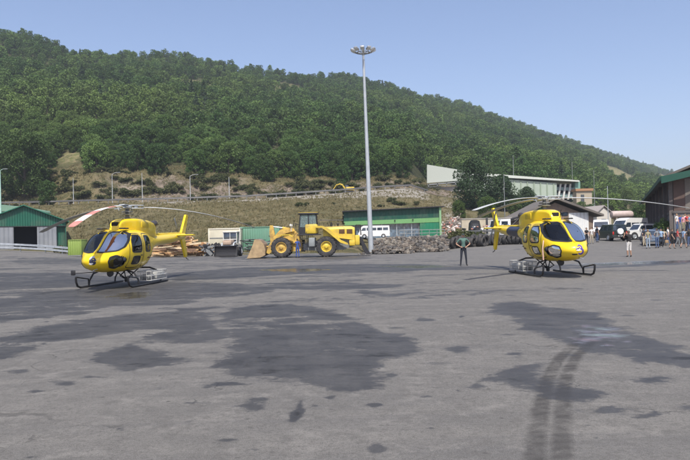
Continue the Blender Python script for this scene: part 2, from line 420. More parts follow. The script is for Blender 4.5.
def attr(nt, name):
    a = N(nt, 'ShaderNodeAttribute'); a.attribute_name = name; return a.outputs['Fac']
def math_(nt, op, a, b=None, c=None, clamp=False):
    n = N(nt, 'ShaderNodeMath', operation=op); n.use_clamp = clamp
    for i, v in enumerate((a, b, c)):
        if v is None: continue
        if isinstance(v, (int, float)): n.inputs[i].default_value = v
        else: nt.links.new(v, n.inputs[i])
    return n.outputs[0]
def noise_(nt, vec, scale, detail=4, rough=.55, dist=0):
    n = N(nt, 'ShaderNodeTexNoise'); n.inputs['Scale'].default_value = scale; n.inputs['Detail'].default_value = detail
    n.inputs['Roughness'].default_value = rough; n.inputs['Distortion'].default_value = dist
    nt.links.new(vec, n.inputs['Vector']); return n.outputs['Fac']
def mapr(nt, v, a, b, c=0., d=1., smooth=False):
    n = N(nt, 'ShaderNodeMapRange'); n.interpolation_type = 'SMOOTHSTEP' if smooth else 'LINEAR'
    for i, q in zip((1, 2, 3, 4), (a, b, c, d)): n.inputs[i].default_value = q
    nt.links.new(v, n.inputs[0]); return n.outputs[0]
def mix_(nt, f, a, b):
    n = N(nt, 'ShaderNodeMix', data_type='RGBA')
    for s, v in (('Factor', f), ('A', a), ('B', b)):
        if isinstance(v, (tuple, list)): n.inputs[s].default_value = (*v[:3], 1)
        elif isinstance(v, (int, float)): n.inputs[s].default_value = v
        else: nt.links.new(v, n.inputs[s])
    return n.outputs['Result']
def vscale(nt, vec, s):
    n = N(nt, 'ShaderNodeVectorMath', operation='MULTIPLY'); nt.links.new(vec, n.inputs[0]); n.inputs[1].default_value = s; return n.outputs[0]

def paving_mat():
    m, nt, ns, lk, b = nodes_of('worn_paving')
    P = N(nt, 'ShaderNodeTexCoord').outputs['Object']
    n_big = noise_(nt, P, .16, 5); n_mid = noise_(nt, P, 1.3, 6, .65); n_fine = noise_(nt, P, 26, 5, .7); n_grit = noise_(nt, P, 110, 3, .8)
    streak = noise_(nt, vscale(nt, P, (.12, 1.0, 1)), 1.6, 6, .65, .6)
    streak2 = noise_(nt, vscale(nt, P, (.35, 1.2, 1)), .35, 5, .6, .4)
    base = mix_(nt, mapr(nt, n_big, .36, .64), (.150, .146, .140), (.200, .193, .183))
    base = mix_(nt, mapr(nt, n_mid, .40, .68, 0, .6), base, (.235, .226, .213))
    base = mix_(nt, mapr(nt, streak, .50, .66, 0, .65), base, (.120, .119, .122))
    base = mix_(nt, mapr(nt, streak2, .48, .66, 0, .5), base, (.125, .123, .124))
    base = mix_(nt, mapr(nt, n_fine, .50, .64, 0, .75), base, (.10, .096, .09))
    base = mix_(nt, mapr(nt, noise_(nt, P, 11, 6, .8), .53, .64, 0, .6), base, (.105, .10, .095))
    base = mix_(nt, mapr(nt, noise_(nt, P, 2.1, 7, .8), .48, .36, 0, .7), base, (.26, .25, .235))
    base = mix_(nt, mapr(nt, noise_(nt, P, 4.5, 6, .75), .50, .64, 0, .75), base, (.115, .111, .106))
    base = mix_(nt, mapr(nt, noise_(nt, P, 48, 4, .8), .54, .66, 0, .75), base, (.085, .082, .078))
    base = mix_(nt, mapr(nt, n_grit, .54, .68, 0, .8), base, (.07, .068, .066))
    v4 = N(nt, 'ShaderNodeTexVoronoi'); v4.inputs['Scale'].default_value = 5.5; lk.new(P, v4.inputs['Vector'])
    base = mix_(nt, math_(nt, 'MULTIPLY', mapr(nt, v4.outputs['Distance'], .16, .06), mapr(nt, noise_(nt, P, 1.7, 4), .48, .60)), base, (.055, .053, .05))
    base = mix_(nt, mapr(nt, n_grit, .45, .33, 0, .7), base, (.33, .32, .30))
    # small dark drips
    v = N(nt, 'ShaderNodeTexVoronoi'); v.inputs['Scale'].default_value = 1.3; v.inputs['Randomness'].default_value = 1; lk.new(vscale(nt, P, (.75, 1, 1)), v.inputs['Vector'])
    drip = math_(nt, 'ADD', v.outputs['Distance'], math_(nt, 'MULTIPLY', math_(nt, 'SUBTRACT', noise_(nt, P, 9, 4), .5), .35))
    dripm = math_(nt, 'MULTIPLY', mapr(nt, drip, .19, .08), mapr(nt, noise_(nt, P, .5, 2), .44, .52))
    # long faint cracks
    v2 = N(nt, 'ShaderNodeTexVoronoi'); v2.feature = 'DISTANCE_TO_EDGE'; v2.inputs['Scale'].default_value = .22
    wob = N(nt, 'ShaderNodeVectorMath', operation='ADD'); lk.new(P, wob.inputs[0])
    nv = N(nt, 'ShaderNodeTexNoise'); nv.inputs['Scale'].default_value = .8; nv.inputs['Detail'].default_value = 6; lk.new(P, nv.inputs['Vector'])
    lk.new(vscale(nt, nv.outputs['Color'], (2.2, 2.2, 0)), wob.inputs[1]); lk.new(wob.outputs[0], v2.inputs['Vector'])
    crack = math_(nt, 'MULTIPLY', mapr(nt, v2.outputs['Distance'], .004, .0015), mapr(nt, n_mid, .45, .6))
    base = mix_(nt, math_(nt, 'MULTIPLY', crack, .6), base, (.07, .068, .066))
    # stains
    s = math_(nt, 'ADD', attr(nt, 'stain'), math_(nt, 'MULTIPLY', math_(nt, 'SUBTRACT', noise_(nt, vscale(nt, P, (.8, 1, 1)), 1.5, 8, .68, .4), .5), 2.3))
    s = math_(nt, 'ADD', s, math_(nt, 'MULTIPLY', math_(nt, 'SUBTRACT', noise_(nt, P, 11, 5, .7), .5), .7))
    s = math_(nt, 'ADD', s, math_(nt, 'MULTIPLY', math_(nt, 'SUBTRACT', noise_(nt, vscale(nt, P, (.35, 1, 1)), .42, 5, .6, .5), .5), 1.9))
    sm = mapr(nt, s, -.06, .20)
    deep = mapr(nt, s, .35, .75)
    wet = math_(nt, 'MAXIMUM', sm, math_(nt, 'MULTIPLY', dripm, .9))
    base = mix_(nt, math_(nt, 'MULTIPLY', wet, mapr(nt, noise_(nt, P, 1.1, 6, .7), .35, .65, .58, .90)), base, (.042, .042, .045))
    base = mix_(nt, math_(nt, 'MULTIPLY', math_(nt, 'MULTIPLY', deep, mapr(nt, noise_(nt, vscale(nt, P, (.6, 1, 1)), 2.2, 8, .75), .50, .60)), .85), base, (.020, .018, .015))
    # tyre marks
    d = attr(nt, 'tyre'); ad = math_(nt, 'ABSOLUTE', math_(nt, 'SUBTRACT', math_(nt, 'ABSOLUTE', d), .092))
    bandm = mapr(nt, math_(nt, 'ADD', ad, math_(nt, 'MULTIPLY', math_(nt, 'SUBTRACT', noise_(nt, P, 4, 8, .75), .5), .11)), .105, .045)
    tread = math_(nt, 'SINE', math_(nt, 'ADD', math_(nt, 'MULTIPLY', attr(nt, 'tyrelen'), 34), math_(nt, 'MULTIPLY', d, 26)))
    tr_ = math_(nt, 'MULTIPLY', bandm, mapr(nt, tread, -.6, .8, .80, 1))
    tr_ = math_(nt, 'MULTIPLY', tr_, mapr(nt, noise_(nt, P, 2.1, 6, .75), .36, .56, .45, 1))
    tr_ = math_(nt, 'MULTIPLY', tr_, mapr(nt, attr(nt, 'tyrelen'), .6, 4.0, .75, 1))
    base = mix_(nt, math_(nt, 'MULTIPLY', tr_, .86), base, (.040, .037, .035))
    # oil film: its pale iridescent reflection is mixed into the base colour
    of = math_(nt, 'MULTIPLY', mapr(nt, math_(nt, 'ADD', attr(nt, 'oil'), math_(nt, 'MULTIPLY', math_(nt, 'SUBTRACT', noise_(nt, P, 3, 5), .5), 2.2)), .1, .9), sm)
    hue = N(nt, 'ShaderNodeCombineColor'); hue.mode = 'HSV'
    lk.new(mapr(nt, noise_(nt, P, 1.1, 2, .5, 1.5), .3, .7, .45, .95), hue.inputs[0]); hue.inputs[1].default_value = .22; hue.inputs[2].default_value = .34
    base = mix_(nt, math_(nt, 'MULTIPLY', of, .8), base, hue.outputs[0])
    base = mix_(nt, 1.0, base, base)
    wm = N(nt, 'ShaderNodeVectorMath', operation='MULTIPLY'); lk.new(base, wm.inputs[0]); wm.inputs[1].default_value = (.79, .782, .755); lk.new(wm.outputs[0], b.inputs['Base Color'])
    # water film
    wf = mapr(nt, math_(nt, 'ADD', attr(nt, 'water'), math_(nt, 'MULTIPLY', math_(nt, 'SUBTRACT', noise_(nt, P, 1.5, 8, .75), .5), 4.6)), .42, .75)
    rgh = math_(nt, 'SUBTRACT', .88, math_(nt, 'MULTIPLY', wet, .34))
    rgh = math_(nt, 'SUBTRACT', rgh, math_(nt, 'MULTIPLY', of, .2))
    rgh = math_(nt, 'MULTIPLY', rgh, mapr(nt, wf, 0, 1, 1, .28)); lk.new(rgh, b.inputs['Roughness'])
    b.inputs['Specular IOR Level'].default_value = .4
    hgt = math_(nt, 'ADD', math_(nt, 'MULTIPLY', n_fine, .5), math_(nt, 'MULTIPLY', n_grit, .5))
    hgt = math_(nt, 'SUBTRACT', hgt, math_(nt, 'MULTIPLY', crack, .8))
    bp = N(nt, 'ShaderNodeBump'); bp.inputs['Distance'].default_value = .012
    lk.new(mapr(nt, wf, 0, 1, .8, .10), bp.inputs['Strength']); lk.new(hgt, bp.inputs['Height']); lk.new(bp.outputs[0], b.inputs['Normal'])
    return m
def slope_mat():
    m, nt, ns, lk, b = nodes_of('dry_slope')
    P = N(nt, 'ShaderNodeTexCoord').outputs['Object']
    n1 = noise_(nt, P, .12, 6, .6); n2 = noise_(nt, P, .7, 6, .7); n3 = noise_(nt, P, 4, 4, .7)
    grass = mix_(nt, mapr(nt, n1, .35, .65), (.120, .104, .048), (.180, .148, .080))
    grass = mix_(nt, mapr(nt, n2, .46, .66, 0, .8), grass, (.075, .080, .034))
    grass = mix_(nt, mapr(nt, n3, .45, .7, 0, .5), grass, (.25, .21, .13))
    rock = mix_(nt, mapr(nt, n2, .38, .62), (.135, .108, .083), (.25, .208, .165))
    rock = mix_(nt, mapr(nt, noise_(nt, vscale(nt, P, (1, 1, .35)), 1.1, 6, .75, 1), .5, .62, 0, .9), rock, (.10, .082, .062))
    rock = mix_(nt, mapr(nt, n1, .56, .66, 0, .55), rock, (.29, .25, .20))
    grav = mix_(nt, mapr(nt, n2, .4, .65), (.33, .31, .27), (.20, .18, .14))
    wood = mix_(nt, mapr(nt, n2, .4, .6), (.028, .036, .014), (.06, .062, .03))
    c = mix_(nt, attr(nt, 'forest'), grass, wood)
    c = mix_(nt, attr(nt, 'bare'), c, mix_(nt, mapr(nt, n2, .4, .6), (.26, .215, .125), (.12, .135, .05)))
    c = mix_(nt, attr(nt, 'rock'), c, rock)
    c = mix_(nt, attr(nt, 'gravel'), c, grav)
    nf2 = math_(nt, 'SUBTRACT', 1, attr(nt, 'forest'))
    c = mix_(nt, math_(nt, 'MULTIPLY', mapr(nt, noise_(nt, P, .33, 7, .75, .5), .50, .60, 0, .8), math_(nt, 'SUBTRACT', 1, attr(nt, 'gravel'))), c, (.062, .066, .028))
    lk.new(c, b.inputs['Base Color']); b.inputs['Roughness'].default_value = .95; b.inputs['Specular IOR Level'].default_value = .15
    bp = N(nt, 'ShaderNodeBump'); bp.inputs['Strength'].default_value = 1; bp.inputs['Distance'].default_value = .5
    lk.new(math_(nt, 'ADD', n2, math_(nt, 'MULTIPLY', n3, .5)), bp.inputs['Height']); lk.new(bp.outputs[0], b.inputs['Normal'])
    return m
pave = YY < edge
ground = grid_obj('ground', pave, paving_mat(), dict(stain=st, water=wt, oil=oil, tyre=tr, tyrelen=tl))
hillside = grid_obj('hillside', ~pave, slope_mat(), dict(rock=rockm, forest=forest, gravel=gravel, bare=bare))

# air between here and the far ridge
MH = MB(); MH.b2(-1700, 1900, -120, 1800, -140, 215)
mh, nt, ns, lk, b = nodes_of('summer_haze'); ns.remove(b)
pv = N(nt, 'ShaderNodeVolumePrincipled'); pv.inputs['Density'].default_value = .00026; pv.inputs['Color'].default_value = (.80, .88, 1, 1)
pv.inputs['Anisotropy'].default_value = .1
lk.new(pv.outputs[0], nt.nodes['Material Output'].inputs['Volume'])
hz = MH.build('haze', mh, smooth=0); tag(hz, kind='stuff')
# ------------------------------------------------------------------ foliage
def leaf_mat(name, c0, c1, c2=None):
    m, nt, ns, lk, b = nodes_of(name)
    oi = N(nt, 'ShaderNodeObjectInfo'); P = N(nt, 'ShaderNodeTexCoord').outputs['Object']
    nz = noise_(nt, P, .9, 3, .6)
    c = mix_(nt, oi.outputs['Random'], c0, c1)
    if c2 is not None: c = mix_(nt, mapr(nt, oi.outputs['Random'], .74, .90, 0, .9), c, c2)
    if name == 'broad_leaves':   # stands of different species across the slope, every crown its own tone
        ln = noise_(nt, oi.outputs['Location'], .011, 3, .6); ln2 = noise_(nt, oi.outputs['Location'], .045, 3, .6)
        c = mix_(nt, mapr(nt, ln, .40, .60, .6, 0), c, (.034, .068, .018)); c = mix_(nt, mapr(nt, ln, .48, .64, 0, .6), c, (.112, .152, .036))
        c = mix_(nt, mapr(nt, ln2, .54, .64, 0, .5), c, (.105, .160, .042))
        wn = N(nt, 'ShaderNodeTexWhiteNoise'); wn.noise_dimensions = '3D'; lk.new(oi.outputs['Location'], wn.inputs['Vector'])
        sc_n = N(nt, 'ShaderNodeVectorMath', operation='SCALE'); lk.new(c, sc_n.inputs[0]); lk.new(mapr(nt, wn.outputs['Value'], 0, 1, .75, 1.75), sc_n.inputs['Scale']); c = sc_n.outputs[0]
    c = mix_(nt, mapr(nt, nz, .35, .7, 0, .35), c, tuple(v*1.4 for v in c1))
    lk.new(c, b.inputs['Base Color']); b.inputs['Roughness'].default_value = .6; b.inputs['Specular IOR Level'].default_value = .25
    tr = N(nt, 'ShaderNodeBsdfTranslucent'); lk.new(mix_(nt, .5, c, (.07, .14, .02)), tr.inputs['Color'])
    ms = N(nt, 'ShaderNodeMixShader'); ms.inputs[0].default_value = .22
    lk.new(b.outputs[0], ms.inputs[1]); lk.new(tr.outputs[0], ms.inputs[2]); lk.new(ms.outputs[0], nt.nodes['Material Output'].inputs['Surface'])
    MATS[name] = m; return m
LM = leaf_mat('broad_leaves', (.022, .055, .013), (.078, .132, .030), (.105, .155, .042))
LC = leaf_mat('conifer_needles', (.026, .052, .020), (.044, .075, .030))
LS = leaf_mat('scrub_leaves', (.045, .060, .020), (.095, .098, .040))
BARK = pm('bark', (.10, .08, .06), .9, var=.3, bump=.6, bs=12)
def leaves(m, centers, normals, size, mi=0, rnd=.9):
    n = len(centers)
    for c, nn in zip(centers, normals):
        nn = (nn + Vector((random.gauss(0, rnd), random.gauss(0, rnd), random.gauss(0, rnd)))).normalized()
        u = nn.orthogonal().normalized(); u = Matrix.Rotation(random.uniform(0, 2*PI), 3, nn) @ u; w = nn.cross(u)
        s = size * random.uniform(.6, 1.3); a, b = s*random.uniform(.4, .6), s*random.uniform(.35, .55)
        k = len(m.v); bend = nn * s * .15
        m.v += [tuple(c-u*a-bend), tuple(c-w*b+u*a*.1), tuple(c+u*a-bend), tuple(c+w*b-u*a*.1)]
        m.f.append([k, k+1, k+2, k+3]); m.m.append(mi)
def crown(kind, H, Wd, nleaf, size, base=.18, lob=1):
    """leaf clumps spread on many uneven lobes"""
    m = MB(); pts = []; nrm = []
    if kind == 'broad':
        lobes = []
        nl = int(random.randint(13, 19)*lob)
        for i in range(nl):
            t = (i+.5)/nl; z = base + (1-base)*(t**.85)*.88
            rr = math.sin(PI*min(1, max(.06, (z-base)/(1-base)*.78+.16)))**.7 * .36
            a = i*2.4+random.uniform(-.4, .4)
            lobes.append((Vector((math.cos(a)*rr*Wd*random.uniform(.6, 1.15), math.sin(a)*rr*Wd*random.uniform(.6, 1.15), z*H)), random.uniform(.14, .23)*Wd/lob**.45))
        lobes.append((Vector((0, 0, H*.88)), .13*Wd)); lobes.append((Vector((0, 0, H*.55)), .24*Wd))
        tot = sum(r*r for _, r in lobes)
        for c, r in lobes:
            for _ in range(int(nleaf*r*r/tot)):
                d = Vector((random.gauss(0, 1), random.gauss(0, 1), random.gauss(.25, 1))).normalized()
                q = r*random.uniform(.55, 1.08)*(1+.3*mnoise.noise(d*2.3+c))
                pts.append(c+Vector((d.x*q, d.y*q, d.z*q*.85))); nrm.append(d)
    elif kind == 'conifer':
        nt_ = 16
        for i in range(nleaf):
            t = random.random()**.75; tier = (t*nt_) % 1
            r = Wd*.5*(1-t)**.75*(1.05-.4*tier)*random.uniform(.35, 1.05)+.06*Wd*(1-t)
            a = random.uniform(0, 2*PI); r *= 1+.35*math.sin(a*5+t*31)*.6
            pts.append(Vector((math.cos(a)*r, math.sin(a)*r, H*(base*.5+(1-base*.5)*t)-r*.22))); nrm.append(Vector((math.cos(a), math.sin(a), .8)).normalized())
    elif kind == 'scrub':
        for k in range(7):
            c = Vector((random.uniform(-.32, .32)*Wd, random.uniform(-.32, .32)*Wd, H*random.uniform(.2, .6))); r = random.uniform(.2, .34)*Wd
            for _ in range(nleaf//7):
                d = Vector((random.gauss(0, 1), random.gauss(0, 1), abs(random.gauss(0, 1)))).normalized()
                pts.append(c+Vector((d.x*r, d.y*r, d.z*H*.5))*random.uniform(.5, 1.05)); nrm.append(d)
    elif kind == 'column':
        for _ in range(nleaf):
            t = random.random(); a = random.uniform(0, 2*PI)
            r = Wd*.5*(math.sin(PI*min(1, t*.86+.12))**.6)*random.uniform(.4, 1.05)*(1+.25*math.sin(3*a+9*t))
            pts.append(Vector((math.cos(a)*r, math.sin(a)*r, H*(.06+.94*t)))); nrm.append(Vector((math.cos(a), math.sin(a), .5)).normalized())
    leaves(m, pts, nrm, size); return m
def trunk(H, Wd, r, limbs=6, top=.75):
    m = MB(); p = [Vector((0, 0, -.4))]
    for i in range(1, 7): p.append(Vector((random.gauss(0, .02)*H*.4, random.gauss(0, .02)*H*.4, H*top*i/6)))
    m.tube(p, [r*(1.25-.95*i/6) for i in range(7)], 7)
    for k in range(limbs):
        b = p[2+k % 4]; a = k*2.4+random.random(); l = Wd*random.uniform(.25, .4)
        e = b+Vector((math.cos(a)*l, math.sin(a)*l, l*.8)); mid = (b+e)/2+Vector((0, 0, -.06*l))
        m.tube([b, mid, e], [r*.42, r*.3, r*.1], 5)
    return m
TREES = {}
def tree_kind(key, kind, H, Wd, nleaf, size, leaf, r, base=.18, limbs=6):
    TREES[key] = (trunk(H, Wd, r, limbs, .9 if kind in ('conifer', 'column') else .72).mesh('trunk', BARK), crown(kind, H, Wd, nleaf, size, base, 1 if nleaf < 3000 else (2.0 if nleaf < 10000 else 3.2)).mesh('crown', leaf, smooth=0, fix=False), H, Wd)
for i in range(5): tree_kind('far%d' % i, 'broad', random.uniform(7.5, 10), random.uniform(5.2, 7), 1300, .50, LM, .16, .06, 4)
tree_kind('far5', 'column', 10.5, 5.0, 900, .6, LM, .15, .06, 3)
tree_kind('far6', 'conifer', 11, 5.4, 900, .6, LC, .15, .1, 3)
for i in range(3): tree_kind('near%d' % i, 'broad', random.uniform(9.5, 11.5), random.uniform(7.5, 9), 6500, .33, LM, .22, .04, 7)
tree_kind('pine', 'column', 11.2, 8.6, 7500, .38, LC, .2, .1, 6)
tree_kind('bigtree', 'broad', 15, 14.5, 20000, .34, LM, .35, .03, 9)
tree_kind('poplar', 'column', 9.4, 7.4, 5600, .40, LC, .2, .05, 5)
def plant_tree(key, loc, sc, rz, name, label, group, parts=True):
    tm, cm, H, Wd = TREES[key]
    t = thing(name, loc, rz, label, 'tree', group)
    t.scale = (sc, sc, sc)
    for nm, me in (('trunk', tm), ('crown', cm)):
        o = bpy.data.objects.new(nm, me); COL.objects.link(o); o.parent = t
    return t
# ---- wood on the hill: sample every spot where a tree stands
pts = []
cand = 125000
u = rng.uniform(-1.0, .85, cand); Yq = np.sqrt(rng.uniform(160**2, 1400**2, cand))
Xq = u*Yq; pxq = 345+F*u; KY, Kz = knots(pxq)
nzq = fbm(Xq/9, Yq/9, 4, 51); nf = fbm(Xq/25, Yq/25, 3, 77); clear = fbm(Xq/38, Yq/38, 3, 130)
ok = (Yq > KY[5]+3+14*nzq) & (Yq < KY[6]+45)
dens = np.where(Yq < 330, .95, np.where(Yq < 600, .62, .46))
ok &= (rng.uniform(0, 1, cand) < dens*1.0)
def off(px0, sx, Y0, sy): return np.hypot((pxq-px0)/sx, (Yq-Y0)/sy) > 1
ok &= off(288, 22, KY[6]*.84, 40) & off(205, 30, KY[6]*.80, 20) & off(622, 24, 520, 105) & off(655, 17, 690, 135) & off(74, 12, 180, 6)
ok &= ~((np.abs(pxq-664) < 13) & (Yq > 640) & (nf > -.12)) & (clear < .30)
ok &= ~((pxq > 410) & (pxq < 600) & (Yq < 218))
Xq, Yq, pxq = Xq[ok], Yq[ok], pxq[ok]
# thin by distance with a coarse grid so crowns do not pile up
keep = []; cell = {}
for i in np.argsort(rng.uniform(0, 1, len(Xq))):
    d = 3.3 if Yq[i] < 330 else (3.9 if Yq[i] < 600 else 4.8)
    k = (int(Xq[i]//d), int(Yq[i]//d))
    if k in cell: continue
    cell[k] = 1; keep.append(i)
Xq, Yq = Xq[keep], Yq[keep]; Zq = height(Xq, Yq)
order = np.argsort(Yq); Xq, Yq, Zq = Xq[order], Yq[order], Zq[order]
NIND = 286
print('forest', len(Xq))
pxv = 345+F*Xq/Yq
vis = np.where((pxv > -15) & (pxv < 705))[0]
ind = set(vis[:NIND].tolist())
near_keys = ['near0', 'near1', 'near2', 'near0', 'near1', 'near2', 'near1']
for i in sorted(ind):
    key = random.choice(near_keys); sc = random.uniform(.42, .95)
    plant_tree(key, (Xq[i], Yq[i], Zq[i]-.5), sc, random.uniform(0, 2*PI), 'wood_tree',
               'green leafy tree crowded among others along the lower edge of the hillside wood', 'trees at the lower edge of the hillside wood')
rest = [i for i in range(len(Xq)) if i not in ind]
me = bpy.data.meshes.new('wood'); me.from_pydata([(Xq[i], Yq[i], Zq[i]-.5) for i in rest], [], [])
a = me.attributes.new('rz', 'FLOAT', 'POINT'); a.data.foreach_set('value', rng.uniform(0, 6.28, len(rest)).astype(np.float32))
sc_ = (rng.uniform(.55, 1.15, len(rest)) * np.where(np.array([Yq[i] for i in rest]) > 600, 1.12, 1.0)).astype(np.float32)
a = me.attributes.new('sc', 'FLOAT', 'POINT'); a.data.foreach_set('value', sc_)
a = me.attributes.new('kd', 'INT', 'POINT'); a.data.foreach_set('value', np.where(rng.uniform(0,1,len(rest)) < .985, rng.integers(0, 5, len(rest)), rng.integers(5, 7, len(rest))).astype(np.int32))
wood = bpy.data.objects.new('wood', me); COL.objects.link(wood)
tag(wood, 'dense green mixed wood covering the long hillside up to the skyline', 'wood', kind='stuff')
protos = bpy.data.collections.new('tree_kinds')
for i in range(7):
    tm, cm, H, Wd = TREES['far%d' % i]
    bm = bmesh.new(); bm.from_mesh(cm); nf_ = len(bm.faces); bm.from_mesh(tm)
    bm.faces.ensure_lookup_table()
    for k in range(nf_, len(bm.faces)): bm.faces[k].material_index = 1
    mm = bpy.data.meshes.new('tree_kind'); bm.to_mesh(mm); bm.free(); mm.materials.append(cm.materials[0]); mm.materials.append(BARK)
    o = bpy.data.objects.new('a%d_tree_kind' % i, mm); protos.objects.link(o)
ng = bpy.data.node_groups.new('scatter', 'GeometryNodeTree')
ng.interface.new_socket('Geometry', in_out='INPUT', socket_type='NodeSocketGeometry'); ng.interface.new_socket('Geometry', in_out='OUTPUT', socket_type='NodeSocketGeometry')
gi = ng.nodes.new('NodeGroupInput'); go = ng.nodes.new('NodeGroupOutput')
ip = ng.nodes.new('GeometryNodeInstanceOnPoints'); ci = ng.nodes.new('GeometryNodeCollectionInfo')
ci.inputs['Collection'].default_value = protos; ci.inputs['Separate Children'].default_value = True; ci.inputs['Reset Children'].default_value = True
ip.inputs['Pick Instance'].default_value = True
def na(name, t='FLOAT'):
    n = ng.nodes.new('GeometryNodeInputNamedAttribute'); n.data_type = t; n.inputs['Name'].default_value = name; return n.outputs['Attribute']
cx = ng.nodes.new('ShaderNodeCombineXYZ'); ng.links.new(na('rz'), cx.inputs['Z'])
ng.links.new(gi.outputs[0], ip.inputs['Points']); ng.links.new(ci.outputs[0], ip.inputs['Instance'])
ng.links.new(cx.outputs[0], ip.inputs['Rotation']); ng.links.new(na('sc'), ip.inputs['Scale']); ng.links.new(na('kd', 'INT'), ip.inputs['Instance Index'])
ng.links.new(ip.outputs[0], go.inputs[0])
md = wood.modifiers.new('scatter', 'NODES'); md.node_group = ng

# ---- trees one can tell apart
def T1(key, px, Y, sc, name, label, group=None, dz=-.1):
    return plant_tree(key, G(px, Y, dz), sc, random.uniform(0, 6), name, label, group)
T1('bigtree', 24, 163, 1.12, 'oak_tree', 'biggest rounded leafy tree at left, above the road and the green shed')
T1('near2', 47, 150, .62, 'oak_tree', 'smaller leafy tree at the lower right foot of the biggest tree, above the shed ridge')
T1('near0', -12, 152, 1.1, 'oak_tree', 'leafy tree cut by the left edge of the photo beside the biggest tree')
T1('pine', 475, 147, 1.02, 'cedar_tree', 'tall broad dark tree before the pale green hall, leftmost of the three')
T1('poplar', 502, 150, .86, 'cedar_tree', 'middle one of the three dark trees before the pale green hall')
T1('poplar', 527, 155, .62, 'cedar_tree', 'smallest and rightmost of the three dark trees in front of the pale green hall')
for k, (px, Y, s, lb) in enumerate([(459, 128, .42, 'low yellowish green tree at the foot of the leftmost dark tree'), (487, 130, .5, 'bright green bushy young tree between the two taller dark trees'),
    (515, 136, .45, 'low leafy tree under the middle dark tree'), (541, 140, .45, 'leafy shrubby tree behind the brown roofed shed'),
    (626, 235, .95, 'leafy tree rising behind the small white gabled house'), (581, 180, .42, 'leafy young tree below the small cream and orange hut, left one'), (590, 178, .4, 'leafy young tree below the small cream and orange hut, right one'),
    (642, 150, .62, 'green tree showing over the white vans, left of the brick hall'), (612, 190, .8, 'tree behind the thin poles above the white house roof')]):
    T1('near%d' % (k % 3), px, Y, s, 'young_tree', lb)
# ---- scrub on the rock cut and bank
scr = []
for i in range(3):
    scr.append(crown('scrub', 1.5, 2.3, 620, .24).mesh('foliage', LS, smooth=0, fix=False))
def scrub(X, Y, s, label, group, k=None, hs=1.0):
    o = bpy.data.objects.new('shrub', scr[random.randrange(3) if k is None else k]); COL.objects.link(o)
    o.location = (X, Y, gz(X, Y)-.12*s); o.rotation_euler = (0, 0, random.uniform(0, 6)); o.scale = (s*random.uniform(.8, 1.6), s*random.uniform(.7, 1.2), s*hs*random.uniform(.5, .95))
    return tag(o, label, 'shrub', group)
cnt = 0
while cnt < 295:
    px = random.uniform(-5, 440); KY, _ = knots(np.array([px])); t = random.uniform(-.02, 1.15)
    Y = KY[4][0]+1.0+(KY[5][0]-KY[4][0])*t
    X = (px-345)/F*Y
    if fbm(np.array([X/8]), np.array([Y/4]), 3, 61)[0] < -.11+.09*(1-t)*(px > 120): continue
    scrub(X, Y, random.uniform(.45, 1.35), 'dark green scrub bush rooted on the bare rocky cutting above the road', 'scrub bushes on the rocky cutting'); cnt += 1
for px, Y, s, lb in [(302, 128, .8, 'single round dark bush on the dry bank right above the wheel loader cab'), (334, 128, .35, 'small dark bush on the pale verge left of the lighting mast'),
    (401, 140, 1.1, 'round olive bush on the bank above the green workshop'), (417, 141, .7, 'smaller bush right of the round olive bush above the workshop'),
    (392, 143, .9, 'dry yellowish bush on the bank edge over the workshop roof'), (382, 138, .5, 'low bush on the bank next to the mast, over the workshop roof'),
    (58, 90, 1.0, 'grey green bush at the right corner of the green shed'), (66, 88, .7, 'small bush behind the crash barrier beside the lime container'),
    (183, 90, .9, 'dark bush on the bank behind the left helicopter tail'), (206, 84, .7, 'bush at the left side of the cream container'),
    (130, 95, .8, 'bush on the bank behind the left helicopter mast'), (248, 110, .5, 'low bush on the dry bank above the mint green container')]:
    X = (px-345)/F*Y; scrub(X, Y, s, lb, None)
# dry tufts on the bank: nobody could count them
tm_ = MB()
for i in range(14000):
    px = random.uniform(-20, 470); KY, _ = knots(np.array([px])); t = random.random()
    Y = KY[1][0]+1.5+(KY[3][0]-KY[1][0]-3)*t if i < 9000 else KY[4][0]+1+(KY[5][0]+9-KY[4][0])*t
    if 340 < px < 445 and Y < 114: continue
    X = (px-345)/F*Y
    if px < 75 and Y < 124: continue
    tm_.v.append((X, Y, 0)); 
A = np.array(tm_.v); Zt = height(A[:, 0], A[:, 1]); V = []; Fc = []
for (X, Y, _), z in zip(tm_.v, Zt):
    for b in range(4):
        a = random.uniform(0, PI); l = random.uniform(.1, .28); h = random.uniform(.12, .42); dx, dy = math.cos(a)*l, math.sin(a)*l
        ox, oy = random.gauss(0, .3), random.gauss(0, .3); k = len(V)
        V += [(X+ox-dx, Y+oy-dy, z-.1), (X+ox+dx, Y+oy+dy, z-.1), (X+ox+dx*.4+random.gauss(0, .12), Y+oy+dy*.4, z+h)]; Fc.append((k, k+1, k+2))
me = bpy.data.meshes.new('dry_grass'); me.from_pydata(V, [], Fc)
me.materials.append(leaf_mat('dry_straw', (.16, .135, .065), (.15, .13, .065)))
o = bpy.data.objects.new('dry_grass', me); COL.objects.link(o); tag(o, 'dry straw coloured grass tufts covering the bank under the road', 'grass', kind='stuff')
